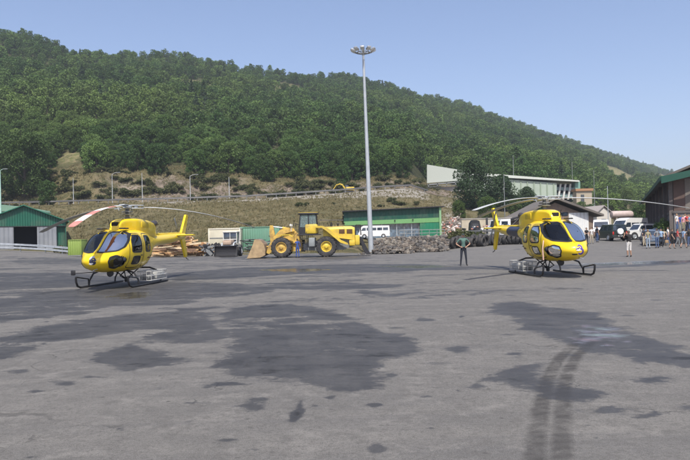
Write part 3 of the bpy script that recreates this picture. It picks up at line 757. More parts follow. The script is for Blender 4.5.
# ------------------------------------------------------------------ shared paints
M_green = ribbed('green_sheet', (.008, .095, .058), .35, 'X')
M_greenY = ribbed('green_sheet_side', (.010, .125, .075), .35, 'Y')
M_roofg = ribbed('pale_green_roof', (.16, .28, .20), .5, 'X')
M_panel = ribbed('grey_white_panel', (.22, .235, .255), .6, 'X', var=.14)
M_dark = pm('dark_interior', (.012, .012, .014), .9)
M_steel = pm('galvanised_steel', (.42, .45, .47), .45, .3, .15, 2)
M_steeld = pm('weathered_steel', (.20, .21, .21), .6, .3, .2, 3)
M_black = pm('black_metal', (.018, .018, .020), .5, 0, .3, 5)
M_rub = pm('tyre_rubber', (.028, .028, .029), .85, 0, .3, 5, bump=.3, bs=15, dirt=(.13, .11, .09), dirt_amt=.6)
M_white = pm('white_paint', (.72, .73, .72), .35, 0, .05, 3, coat=.3)
M_dirtyw = pm('dirty_white_paint', (.60, .60, .56), .5, 0, .1, 2, dirt=(.25, .22, .17))
M_conc = pm('concrete', (.33, .31, .28), .9, 0, .2, 1.2, bump=.3, bs=5, dirt=(.14, .13, .11))
M_beige = pm('beige_render', (.46, .41, .31), .9, 0, .12, .8, dirt=(.25, .2, .14))
def glass_mat(name, col=(.012, .018, .026), rough=.05):
    m, nt, ns, lk, b = nodes_of(name)
    P = N(nt, 'ShaderNodeTexCoord').outputs['Object']
    c = mix_(nt, mapr(nt, noise_(nt, P, 2.2, 3), .35, .65), col, tuple(v*2.5+.006 for v in col)); lk.new(c, b.inputs['Base Color'])
    b.inputs['Roughness'].default_value = rough; b.inputs['Specular IOR Level'].default_value = .8; b.inputs['Coat Weight'].default_value = .6
    b.inputs['Coat Roughness'].default_value = .02
    MATS[name] = m; return m
M_glass = glass_mat('dark_glass')
M_bglass = glass_mat('window_glass', (.05, .075, .10), .12)

# ------------------------------------------------------------------ hill road
Vr = []; Fr = []
pxs = np.arange(-150, 450, 4.0); KYr, Kzr = knots(pxs)
for i, px in enumerate(pxs):
    for Yv in (KYr[3][i]+.4, KYr[4][i]-.6): Vr.append(((px-345)/F*Yv, Yv, float(Kzr[3][i])+.06))
for i in range(len(pxs)-1): Fr.append((2*i, 2*i+2, 2*i+3, 2*i+1))
me = bpy.data.meshes.new('hill_road'); me.from_pydata(Vr, [], Fr); me.materials.append(pm('road_asphalt', (.10, .10, .105), .9, var=.2, vs=.5))
o = bpy.data.objects.new('hill_road', me); COL.objects.link(o); tag(o, kind='structure')
def road_pt(px, off=.2):
    K, Z = knots(np.array([float(px)])); Y = K[3][0]+off; return Vector(((px-345)/F*Y, Y, float(Z[3][0])))
def rail_thing(path, hgt, beam, label, mat, loc0=None, post=4, double=False, pole_r=.06):
    t = thing('crash_barrier', path[0], 0, label, 'crash barrier'); o0 = path[0]
    m = MB(); levels = [hgt] if not double else [hgt, hgt-.42]
    for h in levels:
        rings = []
        for p in path:
            q = p-o0+Vector((0, 0, h)); w = beam/2
            rings.append([q+Vector((0, .0, w)), q+Vector((0, -.07, w*.6)), q+Vector((0, -.02, 0)), q+Vector((0, -.07, -w*.6)), q+Vector((0, 0, -w)), q+Vector((0, .03, 0))])
        m.loft(rings)
    m.build('rail', mat, t)
    for i in range(0, len(path), post):
        q = path[i]-o0; p = MB(); p.b2(q.x-pole_r, q.x+pole_r, q.y+.03, q.y+.15, q.z-.4, q.z+hgt+.05, .01); p.build('post', M_steeld, t)
    return t
rail_thing([road_pt(px) for px in np.arange(-20, 430, 3.3)], .75, .36, 'long dark grey crash barrier edging the road up on the hillside', pm('dull_rail', (.13, .13, .13), .6, .3, .25, .5), post=3)
L = [W(px, py, Yv) for px, py, Yv in [(-40, 242.5, 92), (-10, 243.7, 91), (20, 244.8, 90), (45, 246.2, 88), (62, 247.6, 86), (79, 249.2, 84)]]
L = [L[i].lerp(L[i+1], t/3) for i in range(len(L)-1) for t in range(3)]+[L[-1]]
L = [Vector((p.x, p.y, gz(p.x, p.y))) if False else p-Vector((0, 0, .95)) for p in L]
rail_thing(L, .95, .26, 'shiny pale crash barrier with two beams in front of the green shed at left', M_steel, post=3, double=True)

# ------------------------------------------------------------------ poles
def street_light(px, py_top, base, label, armx=0.0, r=.07, mat=None, group=None, arm=1.2, cat='street light', name='street_light'):
    H = W(px, py_top, base.y).z-base.z
    t = thing(name, base, 0, label, cat, group)
    m = MB(); m.tube([(0, 0, -.3), (0, 0, H*.5), (0, 0, H)], [r*1.4, r*1.1, r*.7], 8); m.build('pole', mat or M_steel, t)
    if armx:
        m = MB(); m.tube([(0, 0, H-.05), (armx*arm*.5, 0, H+.25), (armx*arm, 0, H+.3)], .04, 6); m.build('arm', mat or M_steel, t)
        m = MB(); m.box((armx*(arm+.3), 0, H+.3), (.7, .28, .14), .05); m.build('lamp_head', M_steeld, t)
    return t
for px, top, a, lb in [(74, 178, 0, 'thin grey pole by the hill road, leftmost one, above the left helicopter nose'), (113, 174, 1, 'lamp pole by the hill road with its arm pointing right, second of the row'),
    (143, 173, 0, 'bare grey pole by the hill road, third of the row'), (191, 176, 1, 'lamp pole by the hill road in front of the pale scree, fourth of the row'),
    (230, 177, 0, 'grey pole by the hill road, rightmost of the row')]:
    street_light(px, top, road_pt(px, .9), lb, a, .06, pm('pale_pole', (.50, .52, .52), .5, .2))
b0 = G(1, 108); street_light(1.0, 171, b0, 'pale green lamp post at the left edge of the photo behind the shed', 1, .13, pm('pale_green_paint', (.42, .58, .50), .5), arm=.6)
for px, top, Yv, lb in [(505, 174, 118, 'tall grey post between the dark trees by the pale green hall'), (514, 155, 205, 'thin lattice like pole rising over the roof of the pale green hall, left one'),
    (573, 162, 215, 'thin pole beyond the right end of the pale green hall'), (595, 170, 150, 'slim pole rising left of the small white house'), (608.5, 186, 120, 'short white pole standing in front of the small white gabled house')]:
    bpt = G(px, Yv); street_light(px, top, bpt, lb, 0, .09 if Yv > 150 else .07, M_steeld if px != 608.5 else M_steel, cat='pole', name='utility_pole')
    m = MB(); 
# floodlight mast
mb_ = G(371, 66.5); mtop = W(363.2, 52, 66.5)
mt = thing('floodlight_mast', mb_, 0, 'very tall grey floodlight mast crowned by a ring of lamps, centre of the yard', 'floodlight')
H = mtop.z-mb_.z
lean = mtop.x-mb_.x
m = MB(); m.tube([(lean*k/8, 0, H*k/8) for k in range(9)], [.255-.145*k/8 for k in range(9)], 16); m.build('mast_pole', pm('mast_grey', (.40, .43, .45), .5, .2, .08, 2), mt)
m = MB(); m.box((0, 0, .05), (.9, .9, .12), .03); m.build('base_plate', M_steeld, mt)
m = MB(); ring = [Vector((lean+.62*math.cos(a), .62*math.sin(a), H-.05)) for a in np.linspace(0, 2*PI, 17)]; m.tube(ring, .045, 6)
m.tube([(lean, 0, H-.3), (lean, 0, H+.3)], .14, 10)
for k in range(8):
    a = k*PI/4; m.tube([(lean, 0, H-.2), (lean+1.0*math.cos(a), 1.0*math.sin(a), H+.12)], .035, 5)
m.build('head_ring', M_steeld, mt)
for k in range(10):
    a = k*2*PI/10+.2; c = Vector((lean+1.02*math.cos(a), 1.02*math.sin(a), H+.16))
    rot = (Matrix.Rotation(a, 3, 'Z') @ Matrix.Rotation(R(-24), 3, 'Y'))
    m = MB(); m.box(c, (.52, .40, .17), .05, rot, 0); m.box(c+rot @ Vector((0, 0, -.092)), (.44, .34, .02), 0, rot, 1)
    m.build('floodlight', [pm('lamp_housing', (.30, .31, .32), .5, .3), pm('lamp_glass', (.65, .68, .70), .2)], mt)

# ------------------------------------------------------------------ green shed (left)
def building(name, loc, rz, label, cat='building', group=None): return thing(name, loc, rz, label, cat, group)
Ysh = 101.0; cx = W(24, 225, Ysh).x; zb = gz(cx, Ysh)-.3
sh = building('green_shed', (cx, Ysh, zb), R(24), 'green gabled metal shed with pale lower panels and a dark doorway at left')
zr = W(24, 205.6, Ysh).z-zb; ze = W(68, 220.5, Ysh).z-zb; zp_ = W(30, 226, Ysh).z-zb; hw = 5.95; D = 16
m = MB(); m.prism([(-hw+.1, zp_), (hw-.1, zp_), (hw-.1, ze), (0, zr-.08), (-hw+.1, ze)], 0, .12); m.build('gable', M_green, sh)
def sx(px): return (px-24)/7.35
for a_, b_ in ((-hw+.1, sx(13.5)), (sx(37), sx(57))): m = MB(); m.b2(a_, b_, .03, .15, 0, zp_-.004); m.build('wall_panel', M_panel, sh)
m = MB(); m.b2(sx(57)+.003, hw-.3, .55, .7, 0, zp_-.004); m.build('side_panel', M_green, sh)
m = MB(); m.b2(hw-.22, hw-.1, .13, D, 0, ze-.01); m.b2(-hw+.1, -hw+.22, .16, D, 0, ze-.01); m.b2(-hw+.23, hw-.23, D-.1, D, 0, ze); m.build('wall', M_greenY, sh)
m = MB(); m.b2(sx(14), sx(36.6), 4.0, 4.1, 0, zp_); m.build('doorway_dark_sheet', M_dark, sh)  # near-black sheet inside the doorway stands in for the unlit interior
for s in (-1, 1):
    m = MB(); e0, e1 = (s*(hw+.35), ze-.16), (0, zr)
    m.prism([e0, e1, (e1[0], e1[1]+.12), (e0[0], e0[1]+.12)], -.5, D+.3); m.build('roof_slope', pm('green_roof_sheet', (.012, .14, .085), .45, 0, .1, .6), sh)
m = MB(); m.b2(-hw, hw, -.02, .12, zp_-.1, zp_+.02); m.build('trim', M_black, sh)
# paler hall behind it
wl = building('pale_green_warehouse', (W(-20, 225, 122).x, 122, gz(-62, 118)-.5), R(4), 'pale green roofed warehouse rising just behind the green shed')
zt = W(10, 204.5, 122).z-wl.location.z; zl = zt-1.1
m = MB(); m.b2(-9, 8, 0, 12, 0, zl, 0); m.build('wall', pm('mint_wall', (.30, .42, .34), .6, var=.1, vs=1), wl)
m = MB(); m.prism([(-9.3, zl-.1), (8.3, zl-.1), (8.0, zl+.35), (4.3, zt), (-9.3, zt+.1)], -.3, 12.3); m.build('roof', M_roofg, wl)

# ------------------------------------------------------------------ green workshop on its terrace (centre)
Yg = 100.0; x0 = W(344, 230, Yg).x; x1 = W(442, 230, Yg).x; zb = 1.6
gw = building('green_workshop', (x0, Yg, zb), R(0), 'low long green workshop with a lime stripe and glazed front behind the floodlight mast')
Lg = x1-x0; zt0 = W(344, 212.0, Yg).z-zb; zt1 = W(442, 207.0, Yg).z-zb
def zg(px, py): return W(px, py, Yg).z-zb
def xg(px): return (px-344)/(442-344)*Lg
a0, a1 = zg(344, 221.5), zg(442, 217.5); c0, c1 = zg(344, 225.5), zg(442, 222)
m = MB(); m.prism([(0, a0), (Lg-.4, a1), (Lg-.4, zt1), (0, zt0)], 0, .25); m.build('upper_cladding', ribbed('deep_green_sheet', (.006, .065, .042), .5, 'X'), gw)
m = MB(); m.prism([(0, c0), (Lg-.4, c1), (Lg-.4, a1-.004), (0, a0-.004)], -.05, .2); m.build('stripe', pm('lime_paint', (.13, .30, .11), .55, var=.07), gw)
m = MB(); m.prism([(xg(420), -.2), (Lg-.4, -.2), (Lg-.4, c1-.004), (xg(420), c1-.05)], .0, .2); m.build('front_panel', ribbed('mid_green_sheet', (.012, .17, .085), .5, 'X'), gw)
m = MB(); m.b2(Lg-.395, Lg-.1, -.3, 11, -.2, zt1+.05); m.build('end_wall', pm('lime_end', (.20, .36, .19), .6), gw)
m = MB(); m.b2(.02, xg(420), .5, .6, 0, c1); m.build('glazing', M_bglass, gw)
for k in range(11):
    x = .1+k*(xg(420)-.2)/10; m = MB(); m.b2(x-.05, x+.05, .3, .49, 0, c0-.02 if k < 5 else c1-.06); m.build('mullion', M_steel if k % 2 else M_steeld, gw)
m = MB(); m.prism([(-.2, zt0), (Lg+.4, zt1), (Lg+.4, zt1+.14), (-.2, zt0+.14)], -.6, 11.5); m.build('roof', M_black, gw)
m = MB(); m.b2(0, .25, .26, 11, -.2, zt0); m.b2(0, Lg-.4, 10.8, 11, -.2, zt0); m.build('wall', M_green, gw)
for px, py in [(395, 220.3), (413, 219.5)]:
    m = MB(); m.box((xg(px), -.15, zg(px, py)), (.2, .2, .16), .03); m.build('wall_lamp', M_black, gw)

# ------------------------------------------------------------------ rubble stone wall under the terrace
def rock(m, c, r, mi=0):
    bm = bmesh.new(); bmesh.ops.create_icosphere(bm, subdivisions=1, radius=1)
    sd_ = Vector((random.random()*50, random.random()*50, random.random()*50))
    sc = Vector((r*random.uniform(.8, 1.4), r*random.uniform(.7, 1.1), r*random.uniform(.55, .9))); q = Matrix.Rotation(random.uniform(0, 6), 3, 'Z')
    vs = []
    for v in bm.verts:
        d = v.co*(1+.45*mnoise.noise(v.co*1.6+sd_)); vs.append(tuple(q @ Vector((d.x*sc.x, d.y*sc.y, d.z*sc.z))+Vector(c)))
    bm.verts.index_update(); fs = [[v.index for v in f.verts] for f in bm.faces]; bm.free(); m.add(vs, fs, mi)
STONE = [pm('tan_stone', (.125, .105, .085), .95, var=.3, vs=1.5, bump=.6, bs=8), pm('grey_stone', (.085, .08, .074), .95, var=.3, vs=1.5, bump=.6, bs=8), pm('pale_stone', (.19, .17, .14), .95, var=.25, vs=1.5, bump=.6, bs=8)]
sw = None; m = MB(); a = G(372, 69); bpt = G(449, 68.5)
for i in range(1500):
    t = random.random(); h = random.random(); p = a.lerp(bpt, t)
    rock(m, (p.x, p.y+.2+h*1.5+random.uniform(-.2, .2), p.z+h*1.55*(.75+.25*min(1, t*4))), random.uniform(.07, .27)*random.choice([.7, 1, 1.3]), random.choice([0, 0, 1, 1, 1, 2]))
o = m.build('stone_wall', STONE, None, smooth=0); tag(o, 'low rough rubble stone wall holding up the terrace of the green workshop', 'stone wall')
m = MB(); vs = []
m.b2(a.x+.5, bpt.x-.4, 70.9, 113, .2, 1.6)
o = m.build('terrace', pm('terrace_gravel', (.30, .27, .22), .95, var=.2, vs=1.0)); tag(o, kind='structure')
t = thing('barrier_fence', (a.x+3, 71.4, 1.6), 0, 'thin grey pipe railing along the terrace edge above the rubble wall', 'railing')
m = MB(); Lr = bpt.x-a.x-3; m.tube([(0, 0, .75), (Lr, 0, .75)], .035, 5); m.tube([(0, 0, .4), (Lr, 0, .4)], .03, 5); m.build('rail', M_steeld, t)
for k in range(7): m = MB(); m.tube([(Lr*k/6, 0, 0), (Lr*k/6, 0, .78)], .035, 5); m.build('post', M_steeld, t)
# loose stones at the mast foot, one mound
m = MB()
for i in range(150):
    a_ = random.uniform(0, 2*PI); r_ = abs(random.gauss(0, 1.0)); p = G(388, 66); rock(m, (p.x+r_*1.6*math.cos(a_), p.y+r_*.7*math.sin(a_), .1+max(0, .75-r_*.55)*random.random()), random.uniform(.1, .28), random.choice([0, 1, 2, 1]))
o = m.build('stone_heap', STONE, None, smooth=0); tag(o, 'small grey heap of broken stones at the foot of the floodlight mast', 'rubble')
# reddish-white rubble tip between workshop and trees
m = MB()
RB = [pm('brick_rubble', (.34, .17, .13), .95, var=.3), STONE[2], pm('white_rubble', (.55, .50, .46), .9, var=.2), STONE[0]]
for i in range(420):
    px = random.gauss(456, 7); Yv = random.uniform(100, 124); X = (px-345)/F*Yv; rock(m, (X, Yv, gz(X, Yv)+random.uniform(0, .5)+max(0, 1-abs(px-456)/10)*1.0), random.uniform(.15, .42), random.choice([0, 1, 2, 3]))
o = m.build('rubble_tip', RB, None, smooth=0); tag(o, 'tip of reddish and white building rubble right of the green workshop', 'rubble')

# ------------------------------------------------------------------ pale green industrial hall on the slope
Yh = 195.0
def HP(px, py, Yv=Yh): return W(px, py, Yv)
zb = 5.0; o_ = HP(427, 185)
hall = building('industrial_hall', (o_.x, Yh, zb), 0, 'long pale green industrial hall on the slope with a sloping roofline and ribbed cladding')
def hp(px, py): p = HP(px, py); return (p.x-o_.x, p.z-zb)
M_pg = ribbed('pale_green_cladding', (.34, .40, .33), 3.1, 'X', var=.08, dirt=(.22, .27, .2), dirt_amt=.25)
m = MB(); m.prism([hp(427, 183), hp(473, 179.5), hp(473, 172.0), hp(427, 164.5)], 0, .4); m.build('gable_wall', pm('pale_green_wall', (.40, .43, .38), .7, var=.06), hall)
m = MB(); m.prism([hp(473.2, 190), hp(558, 199), hp(558, 182.8), hp(473.2, 176)], 1.2, 14); m.build('clad_wall', M_pg, hall)
m = MB()
for k in range(13):
    q = hp(476+k*6.6, 190.4+k*.7); w_ = hp(476+k*6.6, 176.6+k*.53); m.b2(q[0]-.16, q[0]+.16, 1.0, 1.19, q[1], w_[1])
m.build('cladding_ribs', pm('rib_green', (.24, .30, .22), .6), hall)
m = MB(); m.prism([hp(472, 175.6), hp(580, 181.6), hp(580, 180.2), hp(472, 172.2)], .4, 15); m.build('roof', pm('pale_roof_edge', (.50, .53, .48), .6), hall)
m = MB(); m.prism([hp(427, 184.4), hp(473, 180.4), hp(473, 181.6), hp(427, 185.6)], -1.2, -.3); m.prism([hp(427, 187.2), hp(473, 183.2), hp(473, 183.6), hp(427, 187.6)], -1.2, -1.1)
for k in range(6):
    q = hp(428+k*9, 187.5-k*.8); m.b2(q[0]-.12, q[0]+.12, -1.2, -1.0, q[1], q[1]+1.0)
m.build('walkway', M_steeld, hall)
m = MB(); m.prism([hp(424, 193), hp(473, 190), hp(473, 185), hp(428, 188)], .2, 3); m.build('plinth', M_conc, hall)
q0, q1 = hp(558.2, 199), hp(579, 182)
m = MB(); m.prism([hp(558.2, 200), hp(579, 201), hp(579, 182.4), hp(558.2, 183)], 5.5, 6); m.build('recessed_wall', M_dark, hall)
for a_, b_ in ((186, 189), (192.5, 195.5)):
    m = MB(); m.prism([hp(558.4, b_+.3), hp(579, b_+1), hp(579, a_+1), hp(558.4, a_)], 3.0, 3.3); m.build('balcony_band', pm('teal_grey_panel', (.30, .42, .40), .6), hall)
for px in (560, 565, 570, 575): 
    m = MB(); q = hp(px, 199); w_ = hp(px+2.5, 183); m.prism([(q[0], q[1]), (q[0]+.5, q[1]), (w_[0]+.5, w_[1]), (w_[0], w_[1])], 2.3, 2.8); m.build('brace', M_dirtyw, hall)
m = MB(); m.prism([hp(577, 201), hp(582, 201), hp(582, 181), hp(577, 181)], 1.5, 6); m.build('end_tower', pm('tower_green', (.16, .30, .24), .6), hall)
m = MB(); m.prism([hp(573, 197), hp(578, 197), hp(594, 207), hp(588, 207.4)], -2, -1); m.build('conveyor_ramp', pm('ramp_green', (.28, .42, .36), .6), hall)
# orange and cream machine hut right of it
oh = building('site_hut', G(586, 190), 0, 'small cream and orange hut on the slope right of the pale green hall')
hz_ = W(586, 185, 190).z-oh.location.z; hb = W(586, 193, 190).z-oh.location.z
m = MB(); m.b2(-2.6, 1.8, 0, 3, -.5, hz_*.8); m.build('wall', pm('hut_cream', (.36, .31, .23), .8), oh)
m = MB(); m.b2(-2.9, 2.1, -.4, 3.4, hz_*.8, hz_*.88); m.build('roof', pm('hut_orange', (.33, .18, .09), .8), oh)
m = MB(); m.b2(-1.4, -.4, -.02, .05, hz_*.4, hz_*.68); m.build('window', M_glass, oh)

# ------------------------------------------------------------------ yard wall behind the tail, right of rubble
Ya = W(462, 230, 100); 
def wall_seg(px0, px1, top0, top1, Yv0, Yv1, mat, label, name='yard_wall', thick=.3):
    a = G(px0, Yv0); b = G(px1, Yv1); za = W(px0, top0, Yv0).z; zb_ = W(px1, top1, Yv1).z
    m = MB(); n = Vector((-(b.y-a.y), b.x-a.x, 0)).normalized()*thick
    r0 = [Vector((a.x, a.y, a.z-.5)), Vector((a.x, a.y, za)), Vector((a.x, a.y, za))+n, Vector((a.x, a.y, a.z-.5))+n]
    r1 = [Vector((b.x, b.y, b.z-.5)), Vector((b.x, b.y, zb_)), Vector((b.x, b.y, zb_))+n, Vector((b.x, b.y, b.z-.5))+n]
    m.loft([r0, r1])
    m2 = MB(); up = Vector((0, 0, .15))
    m2.loft([[r0[1]-n*.2+Vector((0, 0, .003)), r0[2]+n*.2+Vector((0, 0, .003)), r0[2]+n*.2+up, r0[1]-n*.2+up], [r1[1]-n*.2+Vector((0, 0, .003)), r1[2]+n*.2+Vector((0, 0, .003)), r1[2]+n*.2+up, r1[1]-n*.2+up]])
    t = thing(name, (0, 0, 0), 0, label, 'wall'); m.build('wall_face', mat, t); m2.build('coping', M_conc, t); return t
wall_seg(462, 487, 219.5, 219.0, 96, 97, M_beige, 'beige rendered yard wall left of the right helicopter tail fin')
wall_seg(487.4, 521, 219.0, 218.0, 97, 98.5, pm('grey_beige_render', (.44, .41, .35), .9, 0, .12, .8), 'paler longer yard wall right of the dark gate post behind the tail fin')
p = G(487, 95.6); pt = thing('gate_post', p, 0, 'thin dark gate post standing where the two yard walls meet', 'post')
m = MB(); m.b2(-.14, .14, -.14, .14, -.2, W(487, 218.2, 95.6).z-p.z, .02); m.build('post_shaft', M_black, pt); m = MB(); m.box((0, 0, W(487, 217.6, 95.6).z-p.z), (.36, .36, .1), .02); m.build('cap', M_black, pt)

# ------------------------------------------------------------------ brown roofed shed behind the right helicopter
Yb_ = 94.0; o_ = W(557, 230, Yb_); zb = gz(o_.x, Yb_)-.2
bs = building('brown_shed', (o_.x, Yb_, zb), R(-4), 'brown gabled shed with a big white door behind the right helicopter')
def bp_(px, py): p = W(px, py, Yb_); return (p.x-o_.x, p.z-zb)
L0_, PK, R0_ = bp_(514, 220.5), bp_(555, 199.4), bp_(601, 216.5)
M_br = pm('brown_boards', (.21, .155, .115), .9, 0, .2, 1.5, dirt=(.1, .075, .055)); 
m = MB(); m.prism([(L0_[0]+.6, 0), (R0_[0]-1.2, 0), (R0_[0]-1.2, R0_[1]-.1), (PK[0], PK[1]-.45), (L0_[0]+.6, L0_[1]-.1)], 0, .2); m.build('gable', M_br, bs)
m = MB(); m.b2(L0_[0]+.6, L0_[0]+.8, .2, 14, 0, L0_[1]-.1); m.b2(R0_[0]-1.4, R0_[0]-1.2, .2, 14, 0, R0_[1]-.1); m.build('wall', M_br, bs)
for e in (L0_, R0_):
    m = MB(); m.prism([e, PK, (PK[0], PK[1]+.3), (e[0], e[1]+.3)], -.9, 14.2); m.build('roof_slope', pm('grey_brown_roof', (.13, .115, .10), .8, 0, .2, .7), bs)
d0, d1 = bp_(569, 236), bp_(587.5, 212.5)
m = MB(); m.b2(d0[0], d1[0], -.08, -.01, 0, d1[1]); m.build('door', ribbed('white_door', (.70, .71, .69), .5, 'X'), bs)
w0, w1 = bp_(553, 216), bp_(567.5, 212.2)
m = MB(); m.b2(w0[0], w1[0], -.06, -.01, w0[1], w1[1]); m.build('window', M_glass, bs)

# ------------------------------------------------------------------ small white house and tank
Yw = 128; o_ = W(604, 230, Yw); zb = gz(o_.x, Yw)
wh = building('white_house', (o_.x, Yw, zb-.2), R(12), 'small white gabled house behind the parked vans')
def wp(px, py): p = W(px, py, Yw); return (p.x-o_.x, p.z-zb+.2)
l_, k_, r_ = wp(595, 213.5), wp(603.5, 206), wp(613, 213)
m = MB(); m.prism([(l_[0]+.2, 0), (r_[0]-.2, 0), (r_[0]-.2, r_[1]), (k_[0], k_[1]-.15), (l_[0]+.2, l_[1])], 0, 6); m.build('wall', pm('house_render', (.55, .52, .46), .9, var=.08), wh)
for e in (l_, r_):
    m = MB(); m.prism([(e[0]*1.04, e[1]-.05), k_, (k_[0], k_[1]+.16), (e[0]*1.04, e[1]+.12)], -.3, 6.3); m.build('roof_slope', pm('house_roof', (.30, .27, .25), .9), wh)
m = MB(); m.b2(-.5, .5, -.04, .02, 1.6, 2.6); m.build('window', M_glass, wh)
tk = thing('storage_tank', G(622, 124), R(6), 'pinkish grey horizontal storage tank between the white house and the brick hall', 'tank')
zt = W(622, 210.8, 124).z-tk.location.z
m = MB(); m.lathe([(.01, -2.1), (.6, -2.0), (.72, -1.7), (.72, 1.7), (.6, 2.0), (.01, 2.1)], 20, (0, 0, zt-.72), 'X'); m.build('tank_shell', pm('tank_paint', (.42, .34, .31), .6, 0, .15, 1.5), tk)
for s in (-1, 1): m = MB(); m.b2(s*1.2-.15, s*1.2+.15, -.5, .5, -.3, zt-1.3); m.build('cradle', M_conc, tk)

# ------------------------------------------------------------------ long hall on the right
o_ = W(674.5, 238, 70); zb = gz(o_.x, 70)-.1
ANG = R(-22)
rh = building('brick_hall', (o_.x, 70, zb), ANG, 'long two storey hall with brown upper cladding and a green roof edge at the right')
# local: x along the gable (right, nearer), y along the long side (away)
Lh = 66.0; ze = W(669, 175.5, 70).z-zb; wid = 16.0; zm = ze*.46
slope = .40
M_up = pm('brown_cladding', (.095, .062, .050), .85, 0, .12, .7, dirt=(.2, .12, .09)); M_lo = pm('grey_plaster', (.16, .16, .165), .9, 0, .12, .6, dirt=(.10, .10, .10))
m = MB(); m.b2(0, wid, 0, .3, 0, zm); m.b2(0, .3, .3, Lh, 0, zm); m.b2(wid-.3, wid, .3, Lh, 0, zm); m.b2(.3, wid-.3, Lh-.3, Lh, 0, zm); m.build('lower_wall', M_lo, rh)
pk = ze+slope*wid/2
m = MB(); m.prism([(.02, zm+.004), (wid-.02, zm+.004), (wid-.02, ze), (wid/2, pk-.3), (.02, ze)], .02, .3); m.b2(.02, .28, .3, Lh, zm+.004, ze); m.b2(wid-.28, wid-.02, .3, Lh, zm+.004, ze); m.build('upper_wall', M_up, rh)
m = MB(); m.b2(-.12, -.01, -.05, Lh, zm-.12, zm+.12); m.b2(0, wid, -.10, -.01, zm-.12, zm+.12); m.build('string_course', pm('dark_band', (.10, .09, .085), .8), rh)
m = MB(); m.prism([(-1.15, ze-.42), (wid/2, pk), (wid/2, pk+.25), (-1.15, ze-.17)], -1.6, Lh+1); m.build('roof_slope', pm('dark_roof_underside', (.11, .10, .085), .85), rh)
m = MB(); m.prism([(wid+1.5, ze-.55), (wid/2, pk), (wid/2, pk+.25), (wid+1.5, ze-.3)], -1.6, Lh+1); m.build('roof_slope', MATS['dark_roof_underside'], rh)
m = MB(); m.prism([(-1.2, ze-.9), (1.6, ze-.30), (1.6, ze+.35), (-1.2, ze-.16)], -1.75, -1.61); m.prism([(1.6, ze-.30), (wid/2, pk-.35), (wid/2, pk+.35), (1.6, ze+.35)], -1.75, -1.61)
m.prism([(wid+1.55, ze-.9), (wid/2, pk-.35), (wid/2, pk+.35), (wid+1.55, ze-.28)], -1.75, -1.61); m.b2(-1.30, -1.20, -1.61, Lh+1, ze-.60, ze-.16)
m.build('green_fascia', pm('fascia_green', (.005, .060, .038), .6, var=.08), rh)
for k in range(15):
    y = 2.4+k*4.25
    for z0, z1, nm in ((zm+.9, ze-1.1, 'upper_window'), (1.2, zm-.55, 'lower_window')):
        m = MB(); m.b2(-.03, .05, y-.75, y+.75, z0, z1, 0, 0)
        f = m.build('window', pm('frame_brown', (.16, .10, .075), .7), rh)
        g = MB(); g.b2(-.045, -.032, y-.66, y-.04, z0+.08, z1-.08); g.b2(-.045, -.032, y+.04, y+.66, z0+.08, z1-.08); g.build('pane', M_bglass, f)
for k in range(8):
    y = .3+k*8.5; m = MB(); m.b2(-.42, -.06, y-.22, y+.22, 0, ze-.15); m.build('buttress', pm('buttress_grey', (.11, .095, .085), .85), rh)
for k in range(3):
    x = 4.0+k*4.2
    for z0, z1 in ((zm+.8, ze-.9), (1.1, zm-.6)):
        m = MB(); m.b2(x-.9, x+.9, -.04, .05, z0, z1); f = m.build('window', MATS['frame_brown'], rh)
        g = MB(); g.b2(x-.8, x-.05, -.055, -.042, z0+.1, z1-.1); g.b2(x+.05, x+.8, -.055, -.042, z0+.1, z1-.1); g.build('pane', M_bglass, f)
m = MB(); m.b2(1.1, 2.4, -.03, .04, zm+.2, ze-.4); m.build('wall_panel', pm('pale_strip', (.15, .13, .11), .8), rh)

# ------------------------------------------------------------------ containers at left centre
def container(px0, px1, py0, Yv, mat, label, depth=2.4, name='container', stripe=False, band=None):
    a = G(px0, Yv); b = G(px1, Yv); H = W((px0+px1)/2, py0, Yv).z-a.z; L_ = b.x-a.x
    t = thing(name, ((a.x+b.x)/2, Yv, a.z), 0, label, 'container')
    m = MB(); m.b2(-L_/2, L_/2, 0, depth, .12, H-.12, .03); m.build('shell', mat, t)
    m = MB(); m.b2(-L_/2-.05, L_/2+.05, -.05, depth+.05, H-.118, H, .02); m.build('roof_frame', band or mat, t)
    m = MB(); m.b2(-L_/2-.03, L_/2+.03, -.03, depth+.03, 0, .118, .02); m.build('base_frame', M_steeld, t)
    for s in (-1, 1): m = MB(); m.b2(s*L_/2-.06, s*L_/2+.06, -.03, .09, .12, H-.12, .01); m.build('corner_post', band or mat, t)
    if stripe: m = MB(); m.b2(-L_/2+.1, L_/2-.1, -.02, -.005, H*.60, H*.64); m.build('stripe', M_steeld, t)
    return t
container(209, 240, 228.2, 78, pm('cream_panel', (.50, .47, .36), .6, 0, .08, 1, dirt=(.3, .26, .18)), 'cream site cabin behind the small black bucket loader', stripe=True, name='site_cabin', band=pm('cabin_edge', (.66, .63, .52), .6))
container(240.5, 279, 226.6, 80, ribbed('mint_container', (.13, .28, .19), .28, 'X'), 'mint green shipping container behind the big loader bucket')
container(68.5, 81, 239.6, 80, ribbed('lime_container', (.24, .34, .07), .25, 'X'), 'small lime green skip behind the left helicopter nose', depth=2.0, name='skip_container')

